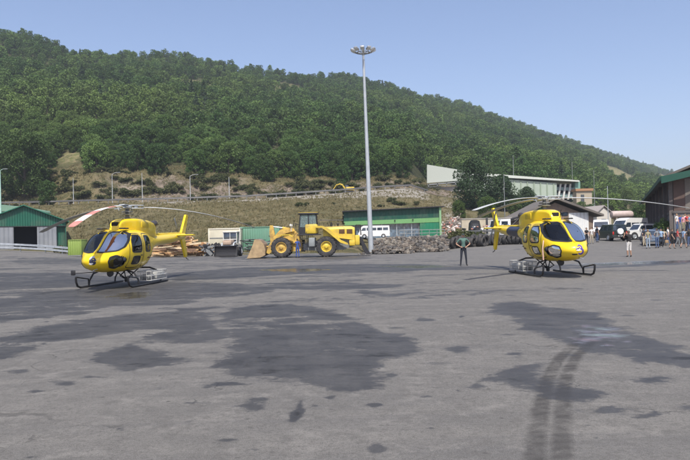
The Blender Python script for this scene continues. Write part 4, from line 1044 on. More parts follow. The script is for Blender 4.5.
# ------------------------------------------------------------------ timber pile
def planks(m, c, L_, n, rx, rz, mi=2):
    for i in range(n):
        p = Vector(c)+Vector((random.gauss(0, rx), random.gauss(0, .7), abs(random.gauss(0, rz))))
        q = (Matrix.Rotation(random.gauss(0, .22), 3, 'Z') @ Matrix.Rotation(random.gauss(0, .09), 3, 'Y'))
        m.box(p, (L_*random.uniform(.6, 1.1), random.uniform(.12, .3), random.uniform(.05, .16)), 0, q, random.randrange(mi))
WOODM = [pm('fresh_timber', (.52, .36, .19), .8, var=.2), pm('orange_timber', (.42, .24, .11), .8, var=.2), pm('pale_timber', (.60, .48, .31), .8, var=.15), pm('dark_timber', (.18, .11, .07), .9, var=.3)]
p = G(178, 74)
for k, (px, h, n, lb) in enumerate([(166, 2.1, 90, 'left heap of loose orange planks behind the left helicopter tail'), (184, 2.2, 130, 'tallest heap of sawn planks, middle of the timber pile'), (199, 1.4, 90, 'lower right heap of boards beside the cream cabin')]):
    p = G(px, 74+k*.6); m = MB()
    for i in range(n):
        z = random.random(); q = Matrix.Rotation(random.gauss(0, .3), 3, 'Z') @ Matrix.Rotation(random.gauss(0, .08), 3, 'Y')
        m.box((random.gauss(0, .55)*(1.3-z), random.gauss(0, .5), .08+z*h*.97), (random.uniform(1.4, 2.6)*(1.15-.45*z), random.uniform(.12, .3), random.uniform(.06, .2)), 0, q, random.choice([0, 0, 1, 1, 2, 3]))
    o = m.build('timber_pile', WOODM, None, smooth=0, loc=p); tag(o, lb, 'timber pile')
p = G(158, 74); m = MB()
for i in range(8): m.box((random.gauss(0, .4), random.gauss(0, .2), 2.15+random.random()*.3), (1.6, .2, .1), 0, Matrix.Rotation(random.gauss(0, .15), 3, 'Z'))
o = m.build('red_beams', pm('red_paint', (.45, .09, .06), .6), None, 0, loc=p+Vector((1.4, .6, 0))); tag(o, 'few red painted beams lying on top of the left timber heap', 'beams')
# scrap heap by the timber
m = MB(); 
for i in range(50): m.box((random.gauss(0, .5), random.gauss(0, .3), random.uniform(.05, 1.3)), (random.uniform(.1, .9), .08, random.uniform(.05, .4)), 0, Matrix.Rotation(random.uniform(-1, 1), 3, 'Y'), random.randrange(2))
o = m.build('scrap_heap', [M_steeld, M_black], None, 0, loc=G(210, 73.5)); tag(o, 'tangle of grey scrap metal between the boards and the black bucket loader', 'scrap')
m = MB()
for i in range(36): m.box((random.gauss(0, 1.1), random.gauss(0, .3), random.uniform(.05, 1.7)), (random.uniform(.5, 2.2), .07, random.uniform(.05, .12)), 0, Matrix.Rotation(random.gauss(0, .35), 3, 'Y'), random.randrange(2))
o = m.build('scrap_heap', [M_steeld, M_black], None, 0, loc=G(256, 74)); tag(o, 'stack of bent dark steel bars just behind the big rusty bucket', 'scrap')

# ------------------------------------------------------------------ black rolls and old tyres in the middle distance
def big_tyre(loc, rz, r, w, label, group, lean=0, name='old_tyre'):
    m = MB(); prof = []
    for a in np.linspace(-PI*.5, PI*.5, 7): prof.append((r*(.86+.14*math.cos(a)), w*.5*math.sin(a)))
    prof = [(r*.58, -w*.42)]+prof+[(r*.58, w*.42)]
    rings = []
    n = 22
    for rr, ax in prof: rings.append([Vector((ax, rr*math.cos(2*PI*i/n), rr*math.sin(2*PI*i/n))) for i in range(n)])
    rings.append(rings[0]); m.loft(rings, cap=False)
    o = m.build(name, M_rub, None, 40); o.location = loc+Vector((0, 0, r*.97)); o.rotation_euler = (0, lean, rz); return tag(o, label, 'tyre', group)
t0 = None
for k in range(18):
    px = 444+k*2.4; p = G(px, 72.6+random.uniform(-.5, .6)); o = big_tyre(p, R(-38)+random.gauss(0, .2), random.uniform(.52, .74), .42, 'big black scrap tyre standing in the long row left of the right helicopter tail', 'scrap tyres standing in a row', random.gauss(0, .12))
for k in range(12):
    px = 486+k*3.2; p = G(px, 73.5+random.uniform(-.4, .4)); o = big_tyre(p, R(-60)+random.gauss(0, .3), random.uniform(.5, .7), .4, 'black scrap tyre heaped behind the right helicopter tail boom', 'scrap tyres heaped behind the tail boom', random.gauss(0, .25))
for px, s, lb in [(443, .9, 'dry brown bush on top of the left end of the tyre row'), (452, 1.0, 'dry brown bush growing over the tyre row, second from the workshop'), (461, .9, 'dry bush over the tyres behind the standing guard'), (471, .8, 'low dry bush over the tyre row just right of the standing guard'), (434, .7, 'dry bush where the rubble wall meets the tyre row')]:
    X = (px-345)/F*75; scrub(X, 75, s*1.1, lb, None, hs=1.5)
m = MB(); p = G(492, 76)   # flat bed trailer frame behind the tyres
t = thing('flatbed_trailer', p, R(4), 'long dark flatbed trailer loaded with junk behind the tyre row', 'trailer')
m.b2(-3.4, 4.6, 0, 2.2, 1.45, 1.62, .02); m.build('bed', pm('trailer_grey', (.09, .095, .10), .7, 0, .3, 3), t)
m = MB(); 
for k in range(12): m.b2(-3.35+k*.72, -3.27+k*.72, -.06, 0, 1.15, 1.45)
m.b2(-3.4, 4.6, -.08, -.01, 1.1, 1.2); m.build('side_frame', M_steeld, t)
for x in (-2.3, -1.3, 3.2): m = MB(); m.lathe([(.2, -.12), (.44, -.13), (.48, 0), (.44, .13), (.2, .12)], 18, (x, .2, .5), 'Y'); m.build('wheel', M_rub, t)
m = MB(); 
for i in range(40): rock(m, (random.gauss(.2, 1.5), random.uniform(.4, 1.8), 1.7+random.uniform(0, .45)), random.uniform(.1, .28), random.randrange(4))
o = m.build('junk_load', [RB[0], M_black, M_dirtyw, pm('blue_junk', (.10, .16, .34), .6)], None, 0, loc=p); tag(o, 'mixed red white and blue junk lying on the flatbed trailer', 'junk')
# black rounded dumper seat / cab
t = thing('dumper_cab', G(475.5, 77.5), 0, 'black rounded cab with a curved top standing behind the tyre row', 'cab')
z0 = 1.2; z1 = W(475.5, 220, 77.5).z-t.location.z
m = MB(); m.prism([(-.62, z0), (.75, z0), (.60, z0+.9), (.48, z1-.12), (.2, z1), (-.28, z1), (-.52, z1-.35), (-.58, z0+.7)], -.1, 1.2); m.build('cab_shell', M_black, t)
m = MB(); m.b2(-.34, .34, -.13, -.105, z0+.8, z1-.4); m.build('window', M_glass, t)
m = MB(); m.b2(-1.1, 1.3, -.2, 1.4, .4, z0-.004, .05); m.build('chassis', M_steeld, t)
for s in (-1, 1): m = MB(); m.lathe([(.2, -.15), (.42, -.16), (.46, 0), (.42, .16), (.2, .15)], 16, (s*.8, -.1, .46), 'Y'); m.build('wheel', M_rub, t)
# ------------------------------------------------------------------ helicopters
M_yel = pm('helicopter_yellow', (.80, .565, .006), .34, 0, .05, 1.5, coat=.4)
M_yel2 = pm('helicopter_yellow_worn', (.66, .48, .015), .42, 0, .08, 2, dirt=(.25, .17, .05), dirt_amt=.25)
M_liner = pm('cabin_lining_grey', (.10, .10, .105), .85); M_seat = pm('seat_cloth', (.07, .075, .10), .9)
def clear_glass():
    m, nt, ns, lk, b = nodes_of('cockpit_glass'); ns.remove(b)
    tr = N(nt, 'ShaderNodeBsdfTransparent'); tr.inputs[0].default_value = (.50, .54, .57, 1); gl = N(nt, 'ShaderNodeBsdfGlossy'); gl.inputs['Roughness'].default_value = .03
    lw = N(nt, 'ShaderNodeFresnel'); lw.inputs[0].default_value = 1.7; mx = N(nt, 'ShaderNodeMixShader'); lk.new(lw.outputs[0], mx.inputs[0]); lk.new(tr.outputs[0], mx.inputs[1]); lk.new(gl.outputs[0], mx.inputs[2]); lk.new(mx.outputs[0], nt.nodes['Material Output'].inputs['Surface']); return m
M_cglass = clear_glass()
M_blade = pm('blade_grey', (.42, .43, .42), .5, 0, .05, 2)
M_bladew = pm('blade_white', (.70, .70, .68), .45)
M_blader = pm('blade_red', (.50, .21, .17), .5)
M_vio = pm('emblem_violet', (.10, .06, .30), .4); M_navy = pm('emblem_navy', (.02, .025, .06), .4)
SEC = [ # x, half width, z bottom, z top, exponent
 (3.20, .03, .98, 1.04, 2), (3.16, .21, .87, 1.13, 2), (3.04, .37, .77, 1.22, 2.1), (2.85, .50, .69, 1.31, 2.2), (2.62, .61, .64, 1.41, 2.3),
 (2.4, .695, .61, 1.57, 2.4), (2.1, .785, .58, 1.80, 2.5), (1.8, .85, .565, 1.98, 2.6), (1.45, .90, .555, 2.09, 2.8), (.9, .93, .55, 2.15, 2.9),
 (.4, .92, .55, 2.16, 2.9), (-.1, .86, .58, 2.15, 2.8), (-.6, .76, .70, 2.11, 2.6), (-1.0, .63, .89, 2.06, 2.5), (-1.4, .53, 1.10, 2.01, 2.4), (-1.8, .45, 1.26, 1.97, 2.3), (-2.2, .40, 1.36, 1.95, 2.2), (-2.8, .34, 1.44, 1.95, 2.1), (-3.6, .29, 1.50, 1.97, 2), (-4.8, .24, 1.56, 2.01, 2), (-6.0, .18, 1.70, 2.04, 2), (-6.9, .13, 1.80, 2.06, 2), (-7.15, .05, 1.88, 2.02, 2)]
SA = np.array(SEC)
def cr(xs, ys, x):
    """smooth monotone-ish interpolation"""
    i = int(np.clip(np.searchsorted(xs, x)-1, 0, len(xs)-2)); h = xs[i+1]-xs[i]; t = (x-xs[i])/h
    def sl(k):
        if k == 0 or k == len(xs)-1: return (ys[min(k+1, len(xs)-1)]-ys[max(k-1, 0)])/(xs[min(k+1, len(xs)-1)]-xs[max(k-1, 0)])
        a = (ys[k]-ys[k-1])/(xs[k]-xs[k-1]); b = (ys[k+1]-ys[k])/(xs[k+1]-xs[k]); return 0 if a*b <= 0 else 2*a*b/(a+b)
    m0, m1 = sl(i)*h, sl(i+1)*h
    return (2*t**3-3*t*t+1)*ys[i]+(t**3-2*t*t+t)*m0+(-2*t**3+3*t*t)*ys[i+1]+(t**3-t*t)*m1
AX = SA[::-1, 0]
def sect(x): return [cr(AX, SA[::-1, k], x) for k in (1, 2, 3, 4)]
def srings(xs, n=44, fn=sect):
    out = []
    for x in xs:
        w, zb, zt, e = fn(x); zc = (zb+zt)/2; h = (zt-zb)/2; rg = []
        for i in range(n):
            t = 2*PI*i/n; c, s = math.cos(t), math.sin(t)
            rg.append(Vector((x, w*(1-.13*max(0, -s)**1.5)*math.copysign(abs(c)**(2/e), c), zc+h*math.copysign(abs(s)**(2/e), s))))
        out.append(rg)
    return out
hx = [3.20, 3.19, 3.175, 3.15, 3.12, 3.08]+list(np.arange(3.04, -2.3, -.045))+list(np.arange(-2.4, -6.9, -.4))+[-6.9, -7.05, -7.15]
HM = MB(); HM.loft(srings(hx, 112))
HULL = BVHTree.FromPolygons([Vector(v) for v in HM.v], HM.f)
WS = [(.035, 1.31), (.035, 2.05), (.50, 2.04), (.70, 1.94), (.775, 1.70), (.755, 1.48), (.62, 1.34), (.25, 1.29)]
CH = [(1.98, 1.10), (2.30, 1.20), (2.62, 1.14), (2.74, .98), (2.58, .78), (2.2, .72), (2.0, .84)]
DW = [(.90, 1.27), (.90, 1.92), (1.40, 1.92), (1.66, 1.70), (1.70, 1.27)]
LW = [(1.02, .84), (1.02, 1.14), (1.60, 1.14), (1.60, .84)]
RW = [(-.14, 1.28), (-.14, 1.90), (.56, 1.90), (.56, 1.28)]
def rounded(poly):
    P = [Vector((a, b)) for a, b in poly]
    for _ in range(2):
        Q = []
        for i in range(len(P)):
            a, b = P[i], P[(i+1) % len(P)]; Q += [a.lerp(b, .13), a.lerp(b, .87)]
        P = Q
    return P
def inside(P, x, y):
    c = False; n = len(P)
    for i in range(n):
        a, b = P[i], P[(i+1) % n]
        if (a.y > y) != (b.y > y) and x < (b.x-a.x)*(y-a.y)/(b.y-a.y)+a.x: c = not c
    return c
def shrink(P, d):
    c = sum(P, Vector((0, 0)))/len(P); return [c+(p-c)*(1-d/max(.01, (p-c).length)) for p in P]
HOLES = [(shrink(rounded(q), .035), k) for q, k in ((WS, 'f'), (CH, 's'), (DW, 's'), (LW, 's'), (RW, 's'))]
def opened(mb, x0=-9, x1=9):
    keep_f = []
    for f in mb.f:
        c = sum((Vector(mb.v[i]) for i in f), Vector())/len(f); cut = not (x0 <= c.x <= x1)
        for P, k in HOLES:
            if k == 'f':
                if c.x > 1.2 and inside(P, abs(c.y), c.z): cut = True
            elif abs(c.y) > .2 and inside(P, c.x, c.z) and not (k == 's' and c.x > 1.9 and c.z > 1.25): cut = True
        if not cut: keep_f.append(f)
    r = MB(); r.v = list(mb.v); r.f = keep_f; r.m = [0]*len(keep_f); return r
def split_doors(mb):
    out = {'hull': MB(), ('door', 1): MB(), ('door', -1): MB(), ('rear_door', 1): MB(), ('rear_door', -1): MB()}
    D = {'door': [Vector(p) for p in DOOR], 'rear_door': [Vector(p) for p in RDOOR]}
    for f in mb.f:
        c = sum((Vector(mb.v[i]) for i in f), Vector())/len(f); k = 'hull'
        if abs(c.y) > .3:
            for n, P in D.items():
                if inside(P, c.x, c.z): k = (n, 1 if c.y > 0 else -1)
        out[k].f.append(f)
    for q in out.values():
        used = sorted({i for f in q.f for i in f}); mp = {i: j for j, i in enumerate(used)}
        q.v = [mb.v[i] for i in used]; q.f = [[mp[i] for i in f] for f in q.f]; q.m = [0]*len(q.f)
    return out
DOOR = [(.78, .70), (.78, 1.98), (1.50, 1.98), (1.80, 1.76), (1.86, 1.20), (1.82, .72)]; RDOOR = [(-.42, .74), (-.42, 1.98), (.70, 1.98), (.70, .72)]
HPART = split_doors(opened(HM))
def ringpatch(poly, direction, to3, w=.036, off=.012):
    P = rounded(poly); dense = []
    for i in range(len(P)):
        a, b = P[i], P[(i+1) % len(P)]; k = max(1, int((b-a).length/.05))
        for j in range(k): dense.append(a.lerp(b, j/k))
    d = Vector(direction).normalized(); rings = []
    for Q, o_ in ((shrink(dense, -.012), -.02), (shrink(dense, -.012), off), (shrink(dense, w), off), (shrink(dense, w), -.02)):
        rg = []
        for q in Q:
            hit, nn, _, _ = HULL.ray_cast(to3(q.x, q.y)-d*6, d)
            if hit is None: hit, nn, _, _ = HULL.find_nearest(to3(q.x, q.y))
            if nn.dot(d) > 0: nn = -nn
            rg.append(hit+nn*o_)
        rings.append(rg)
    m = MB(); m.loft(rings, 0, False); return m
def patch(poly, direction, to3, off=.010, sheet=False):
    """panel cut to a rounded outline and laid on the hull; real thickness"""
    P = [Vector((a, b)) for a, b in poly]
    # round the corners
    for _ in range(2):
        Q = []
        for i in range(len(P)):
            a, b = P[i], P[(i+1) % len(P)]; Q += [a.lerp(b, .13), a.lerp(b, .87)]
        P = Q
    dense = []
    for i in range(len(P)):
        a, b = P[i], P[(i+1) % len(P)]; k = max(1, int((b-a).length/.06))
        for j in range(k): dense.append(a.lerp(b, j/k))
    P = dense; c = sum(P, Vector((0, 0)))/len(P); m = MB(); d = Vector(direction).normalized(); rings = []
    for s in ([1.0, 1.0, .9, .78, .64, .5, .35, .2, .06] if not sheet else [1.0, .8, .6, .4, .2, .04]):
        rg = []
        for q in P:
            p2 = c+(q-c)*s; o = to3(p2.x, p2.y)
            hit, nn, _, _ = HULL.ray_cast(o-d*6, d)
            if hit is None: hit, nn, _, _ = HULL.find_nearest(o)
            if nn.dot(d) > 0: nn = -nn
            rg.append(hit+nn*(off if len(rings) or sheet else -.02))
        rings.append(rg)
    m.loft(rings, 0, not sheet); return m
def seam(poly, s, par):
    c = sum((Vector(p) for p in poly), Vector((0, 0)))/len(poly)
    q = [tuple(Vector(p)+(Vector(p)-c).normalized()*.026) for p in poly]
    patch(q, (0, -s, 0), lambda a, b_: Vector((a, 0, b_)), off=.005).build('door_seal', M_black, par, 60)
def blade(az, r0=.55, r1=5.34, ch=.28, droop=.7, pitch=5, z0=3.02, stripes=None, coning=.0):
    m = MB(); rings = []; n = 14; st_ = []
    for k in range(25):
        r = r0+(r1-r0)*k/24; t = (r-r0)/(r1-r0)
        c = ch*min(1, .35+max(0, (t-.02))*9); c *= 1 if t < .97 else .7
        th = .045*(1-.45*t)*(c/ch)**.5; rg = []
        z = z0+coning*(r-r0)-droop*t**1.9; pr = R(pitch*(1-.5*t))
        for i in range(n):
            a = 2*PI*i/n; y = .5*c*math.cos(a)-c*.1; zz = th*.5*math.sin(a)*(1.2 if math.cos(a) > 0 else .7)
            rg.append(Vector((r, y*math.cos(pr)-zz*math.sin(pr), z+y*math.sin(pr)+zz)))
        rings.append(rg); st_.append(t)
    for k in range(24):
        mi = 0
        if stripes: mi = stripes(st_[k])
        m.loft([rings[k], rings[k+1]], mi, k in (0, 23))
    q = Matrix.Rotation(az, 4, 'Z'); m.v = [tuple(q @ Vector(v)) for v in m.v]; return m
def make_heli(px, Yv, heading, side, label, blades, stripes=None, em=None, droop=.7, boomtext=False):
    X = (px-345)/F*Yv; g = gz(X, Yv)
    t = thing('helicopter', (X, Yv, g), heading, label, 'helicopter', 'yellow rescue helicopters on the yard')
    t['group'] = ''; del t['group']
    b = HPART['hull'].build('fuselage', M_yel, t, 50, fix=False)
    ln = MB(); ln.loft([[Vector((1.2+(p.x-1.2)*.985, p.y*.965, 1.35+(p.z-1.35)*.965)) for p in rg] for rg in srings([x for x in hx if x > -.5], 112)], cap=False)
    opened(ln).build('cabin_lining', M_liner, t, 50, fix=False)
    m = MB(); m.b2(-.24, -.19, -.68, .68, .80, 1.96); m.build('bulkhead', M_liner, t)
    m = MB(); m.b2(-.18, 2.2, -.50, .50, .74, .80, .02); m.build('cabin_floor', M_liner, t)
    for sy in (-1, 1):
        m = MB(); m.b2(.85, 1.32, sy*.36-.22, sy*.36+.22, .95, 1.08, .05); m.prism([(.80, 1.02), (.95, 1.02), (.84, 1.62), (.72, 1.62)], sy*.36-.21, sy*.36+.21); m.b2(.72, .82, sy*.36-.11, sy*.36+.11, 1.63, 1.82, .03); m.build('seat', M_seat, t)
    m = MB(); m.b2(-.17, .22, -.62, .62, .95, 1.08, .05); m.prism([(-.18, 1.02), (-.06, 1.02), (-.10, 1.60), (-.18, 1.60)], -.62, .62); m.build('bench_seat', M_seat, t)
    m = MB(); m.prism([(2.05, .78), (2.35, .85), (2.42, 1.22), (2.12, 1.42), (1.98, 1.38), (1.95, 1.0)], -.26, .26); m.build('instrument_panel', M_dark, t)
    S2 = lambda s: (lambda a, b_: Vector((a, s*.0, b_)))
    FR = lambda a, b_: Vector((0, a, b_))
    for s in (-1, 1):
        FL = lambda P: [(s*a, b_) for a, b_ in P]
        f = patch(FL(WS), (-1, 0, 0), FR, off=.006, sheet=True).build('windshield', M_cglass, t, 60, fix=False)
        ringpatch(FL(WS), (-1, 0, 0), FR).build('window_seal', M_black, f, 60)
        c = patch(CH, (-.35, -s, 0), S2(s), off=.006, sheet=True).build('chin_window', M_cglass, t, 60, fix=False)
        ringpatch(CH, (-.35, -s, 0), S2(s)).build('window_seal', M_black, c, 60)
        for nm, poly, wins in (('door', DOOR, (('door_window', DW), ('lower_window', LW))), ('rear_door', RDOOR, (('door_window', RW),))):
            do = HPART[(nm, s)].build(nm, M_yel, t, 50, fix=False); ringpatch(poly, (0, -s, 0), S2(s), w=.014, off=.004).build('door_seal', M_black, do, 60)
            for wn, wp_ in wins:
                patch(wp_, (0, -s, 0), S2(s), off=.006, sheet=True).build(wn, M_cglass, do, 60, fix=False)
                ringpatch(wp_, (0, -s, 0), S2(s), w=.045).build('window_seal', M_black, do, 60)
            hxp, hzp = (.93, 1.16) if nm == 'door' else (-.25, 1.12)
            m = MB(); hit = HULL.ray_cast(Vector((hxp+.02, s*3, hzp)), Vector((0, -s, 0)))[0]; m.box(hit+Vector((.02, s*.02, 0)), (.15, .03, .035), .01); m.build('handle', M_black, do)
        m = MB(); hit = HULL.ray_cast(Vector((.1, s*3, 1.05)), Vector((0, -s, 0)))[0]; m.box(hit+Vector((.02, s*.01, 0)), (.30, .02, .06), .005); m.build('placard', pm('brown_lettering', (.12, .05, .02), .6), t)
        m = MB()   # roof rail / window surround seam
        pts = [HULL.ray_cast(Vector((x, s*.42, 4)), Vector((0, 0, -1)))[0]+Vector((0, 0, .012)) for x in np.arange(1.7, -1.0, -.3)]; m.tube(pts, .014, 5); m.build('gutter', M_yel2, t)
    # centre post of the windshield, wipers
    pts = [HULL.ray_cast(Vector((6, 0, z)), Vector((-1, 0, 0)))[0]+Vector((.012, 0, .004)) for z in np.linspace(1.28, 2.07, 12)]
    m = MB(); m.tube(pts, .038, 8); m.build('centre_post', M_yel, t)
    # transmission and engine cowling
    def cs(x):
        X_ = [-2.55, -2.3, -1.8, -1.2, -.6, 0, .5, .85, 1.05, 1.18, 1.24]
        wv = [.16, .30, .42, .47, .48, .46, .30, .25, .23, .21, .17]; zt = [2.24, 2.34, 2.46, 2.54, 2.57, 2.58, 2.55, 2.50, 2.44, 2.34, 2.20]; zb_ = [1.8]*5+[1.95]*6
        return np.interp(x, X_, wv), np.interp(x, X_, zb_), np.interp(x, X_, zt), 6.5
    m = MB(); m.loft(srings([1.24, 1.18, 1.05, .85, .5, .2, 0, -.3, -.6, -.9, -1.2, -1.5, -1.8, -2.1, -2.3, -2.55], 36, cs)); cw = m.build('engine_cowling', M_yel, t, 50)
    m = MB(); m.b2(.98, 1.21, -.13, .13, 2.22, 2.42, .03); m.build('air_intake', M_dark, cw)
    for s in (-1, 1):
        m = MB(); m.b2(-.95, -.25, s*.44, s*.492, 2.22, 2.46, .02); m.build('side_grille', M_yel2, cw)
        m = MB(); m.box((1.35, s*.42, 2.17), (.42, .22, .05), .02); m.build('roof_vent', M_black, t)
    m = MB(); m.tube([(-1.9, 0, 2.34), (-2.5, 0, 2.38), (-2.95, 0, 2.45)], [.13, .13, .14], 16); m.tube([(-2.90, 0, 2.442), (-2.97, 0, 2.455)], .11, 14, 1); m.build('exhaust', [pm('scorched_steel', (.10, .085, .075), .45, .6, .3, 6), M_dark], t)
    # mast and rotor head
    m = MB(); m.tube([(0, 0, 2.45), (0, 0, 2.72), (0, 0, 3.1)], [.11, .075, .07], 12); m.build('rotor_mast', M_steeld, t)
    m = MB(); m.lathe([(.08, 2.72), (.24, 2.72), (.25, 2.76), (.08, 2.79)], 20); m.lathe([(.08, 2.82), (.21, 2.825), (.21, 2.86), (.08, 2.87)], 20); m.build('swashplate', M_steeld, t)
    hd = MB(); hd.lathe([(.06, 2.97), (.17, 2.98), (.20, 3.06), (.13, 3.10), (.02, 3.13)], 18); hub = hd.build('rotor_head', M_steel, t)
    for az in blades:
        q = Matrix.Rotation(az, 4, 'Z'); m = MB()
        m.b2(.12, .62, -.11, .11, 3.08, 3.12, .015); m.b2(.12, .62, -.10, .10, 2.965, 3.0, .015); m.b2(.26, .40, -.08, .08, 3.0, 3.08, .02); m.tube([(.40, .10, 3.03), (.26, .22, 3.0), (.22, .20, 2.9)], .022, 6)
        m.v = [tuple(q @ Vector(v)) for v in m.v]; m.build('blade_grip', M_steel, hub)
        m = MB(); a = q @ Vector((.22, .20, 2.91)); m.tube([a, a+Vector((0, 0, .12))], .02, 6); m.build('pitch_link', M_steeld, hub)
        blade(az, droop=droop, stripes=stripes if az == blades[-1] else None).build('rotor_blade', [M_blade, M_bladew, M_blader], t, 40)
    # tail
    def fin(poly, y0, th, mat=M_yel, name='tail_fin'):
        m = MB(); c = Vector((sum(p[0] for p in poly)/len(poly), sum(p[1] for p in poly)/len(poly)))
        rs = []
        for s, y in ((.90, -th), (1, -th*.35), (1, th*.35), (.90, th)): rs.append([Vector((c.x+(p[0]-c.x)*s, y0+y, c.y+(p[1]-c.y)*(.99 if s < 1 else 1))) for p in poly])
        m.loft(rs); return m.build(name, mat, t)
    fin([(-6.30, 1.98), (-6.95, 1.98), (-7.52, 2.88), (-7.50, 2.98), (-7.22, 2.98)], 0, .055)
    fin([(-6.35, 1.86), (-6.95, 1.86), (-7.30, 1.02), (-7.22, .86), (-7.0, .86)], 0, .05, name='lower_fin')
    m = MB(); m.tube([(-7.1, 0, .95), (-7.25, 0, .80), (-7.55, 0, .74)], .02, 6); m.build('tail_skid', M_black, t)
    m = MB(); rs = []
    for y, c_ in ((-.95, .36), (-.90, .44), (0, .50), (.90, .44), (.95, .36)): rs.append([Vector((-5.55+c_/2*math.cos(a), y, 1.94+.035*math.sin(a))) for a in np.linspace(0, 2*PI, 14, endpoint=False)])
    m.loft(rs); m.build('tailplane', M_yel, t)
    m = MB(); m.tube([(-6.75, 0, 1.98), (-6.75, -.19, 1.98)], [.10, .06], 10); tr_ = m.build('tail_gearbox', M_yel2, t)
    m = MB()
    for s in (-1, 1): m.box((-6.75+s*.30, -.20, 1.98+s*.40), (.16, .02, .98), .012, Matrix.Rotation(R(37), 3, 'Y'))
    m.build('tail_rotor', M_steeld, t)
    m = MB(); m.tube([(-1.9, 0, 1.99), (-3.6, 0, 1.98), (-6.6, 0, 2.05)], [.07, .06, .05], 8); m.build('drive_shaft_cover', M_yel2, t)
    m = MB(); m.box((-2.6, 0, 2.06), (.30, .2, .14), .04); m.build('beacon_box', M_black, t)
    # skids
    for s in (-1, 1):
        m = MB(); pts = [(2.36, s*.96, .44), (2.34, s*.96, .26), (2.24, s*.96, .11), (2.02, s*.96, .05), (1.0, s*.96, .045), (-.6, s*.96, .045), (-1.75, s*.96, .05)]
        m.tube(pts, .038, 10); m.tube([(1.42, s*.94, .32), (2.36, s*.96, .44)], .025, 6); m.tube([(1.40, s*.95, .1), (1.40, s*.95, .30)], .025, 6); m.build('skid', M_black, t)
    for x in (1.35, -.95):
        m = MB(); m.tube([(x, -.96, .05), (x, -.94, .25), (x, -.78, .52), (x, -.5, .62), (x, 0, .63), (x, .5, .62), (x, .78, .52), (x, .94, .25), (x, .96, .05)], .034, 10); m.build('cross_tube', M_black, t)
    m = MB(); m.tube([(0.2, 0, .6), (.2, .25, .35), (.2, 0, .22), (.2, -.25, .35), (.2, 0, .6)], .03, 6); m.tube([(-.3, .3, .62), (.15, .05, .28)], .022, 6); m.tube([(.7, -.3, .62), (.22, -.05, .28)], .022, 6); m.tube([(-.3, -.3, .62), (.15, -.05, .28)], .022, 6); m.box((.2, 0, .22), (.14, .12, .2), .03); m.build('cargo_hook', M_black, t)
    # cargo basket on one side
    bx0, bx1, by0, by1, bz0, bz1 = -1.35, .35, .50, 1.05, .16, .52
    m = MB(); y0, y1 = side*by0, side*by1
    for z in (bz0, (bz0+bz1)/2, bz1): m.tube([(bx0, y0, z), (bx1, y0, z), (bx1, y1, z), (bx0, y1, z), (bx0, y0, z)], .018, 5)
    for k in range(12):
        x = bx0+(bx1-bx0)*k/11; m.tube([(x, y0, bz1), (x, y0, bz0), (x, y1, bz0), (x, y1, bz1)], .012, 4)
    for k in range(4): y = y0+(y1-y0)*k/3; m.tube([(bx0, y, bz1), (bx0, y, bz0), (bx1, y, bz0), (bx1, y, bz1)], .012, 4)
    m.build('cargo_basket', pm('basket_white', (.42, .42, .40), .5, 0, .1, 6), t)
    m = MB(); m.b2(bx0+.05, bx0+.95, min(y0, y1)+.05, max(y0, y1)-.05, bz0+.03, bz1-.06, .04); m.b2(bx0+1.0, bx1-.1, min(y0, y1)+.06, max(y0, y1)-.10, bz0+.03, bz1-.14, .05, 1)
    m.build('basket_lining', [pm('basket_net', (.50, .50, .47), .8, 0, .3, 12), M_steeld], t)
    # mirror on a boom and belly lamp
    if side > 0: m = MB(); m.tube([(2.5, -side*.2, .62), (2.75, -side*.55, .60), (2.85, -side*.72, .60)], .016, 5); m.box((2.87, -side*.80, .62), (.06, .16, .18), .03); m.build('mirror', M_black, t)
    m = MB(); m.lathe([(.03, -.08), (.10, -.06), (.12, .04), (.05, .06)], 14, (2.2, side*.25, .54), 'X'); m.tube([(2.2, side*.25, .62), (2.2, side*.25, .54)], .02, 5); m.build('landing_lamp', M_black, t)
    m = MB(); m.tube([(2.95, .12, .74), (3.3, .13, .70)], .014, 6); m.build('pitot_tube', M_steel, t)
    m = MB(); m.tube([(1.6, 0, 2.2), (1.68, 0, 2.42), (1.75, 0, 2.5)], .014, 6); m.build('wire_cutter', M_black, t)
    # emblem on the nose
    if em:
        def nose(y, z, off): 
            h_, n_, _, _ = HULL.ray_cast(Vector((6, y, z)), Vector((-1, 0, 0))); 
            if n_.x < 0: n_ = -n_
            return h_+n_*off
        cy, cz, sc, mats, pats = em
        for pi, (path, wd_, mi) in enumerate(pats):
            m = MB(); rg = []
            pts = [Vector(p) for p in path]; dn = []
            for i in range(len(pts)-1):
                for k in range(5): dn.append(pts[i].lerp(pts[i+1], k/5))
            dn.append(pts[-1]); L_ = []; R_ = []; lo = []; ro = []
            for i, p in enumerate(dn):
                tg = (dn[min(i+1, len(dn)-1)]-dn[max(i-1, 0)]).normalized(); nn = Vector((-tg.y, tg.x))*wd_*.5*(.35+.65*math.sin(PI*min(1, max(0, (i+1.0)/(len(dn)+1))))**.5)
                a_, b_ = p+nn, p-nn
                rg.append([nose(cy+sc*a_.x, cz+sc*a_.y, .010+.003*pi), nose(cy+sc*b_.x, cz+sc*b_.y, .010+.003*pi), nose(cy+sc*b_.x, cz+sc*b_.y, -.01), nose(cy+sc*a_.x, cz+sc*a_.y, -.01)])
            m.loft(rg); m.build('emblem', mats[mi], b, 0)
    return t
def arc(cx, cy, r, a0, a1, n=10): return [(cx+r*math.cos(R(a0+(a1-a0)*k/n)), cy+r*math.sin(R(a0+(a1-a0)*k/n))) for k in range(n+1)]
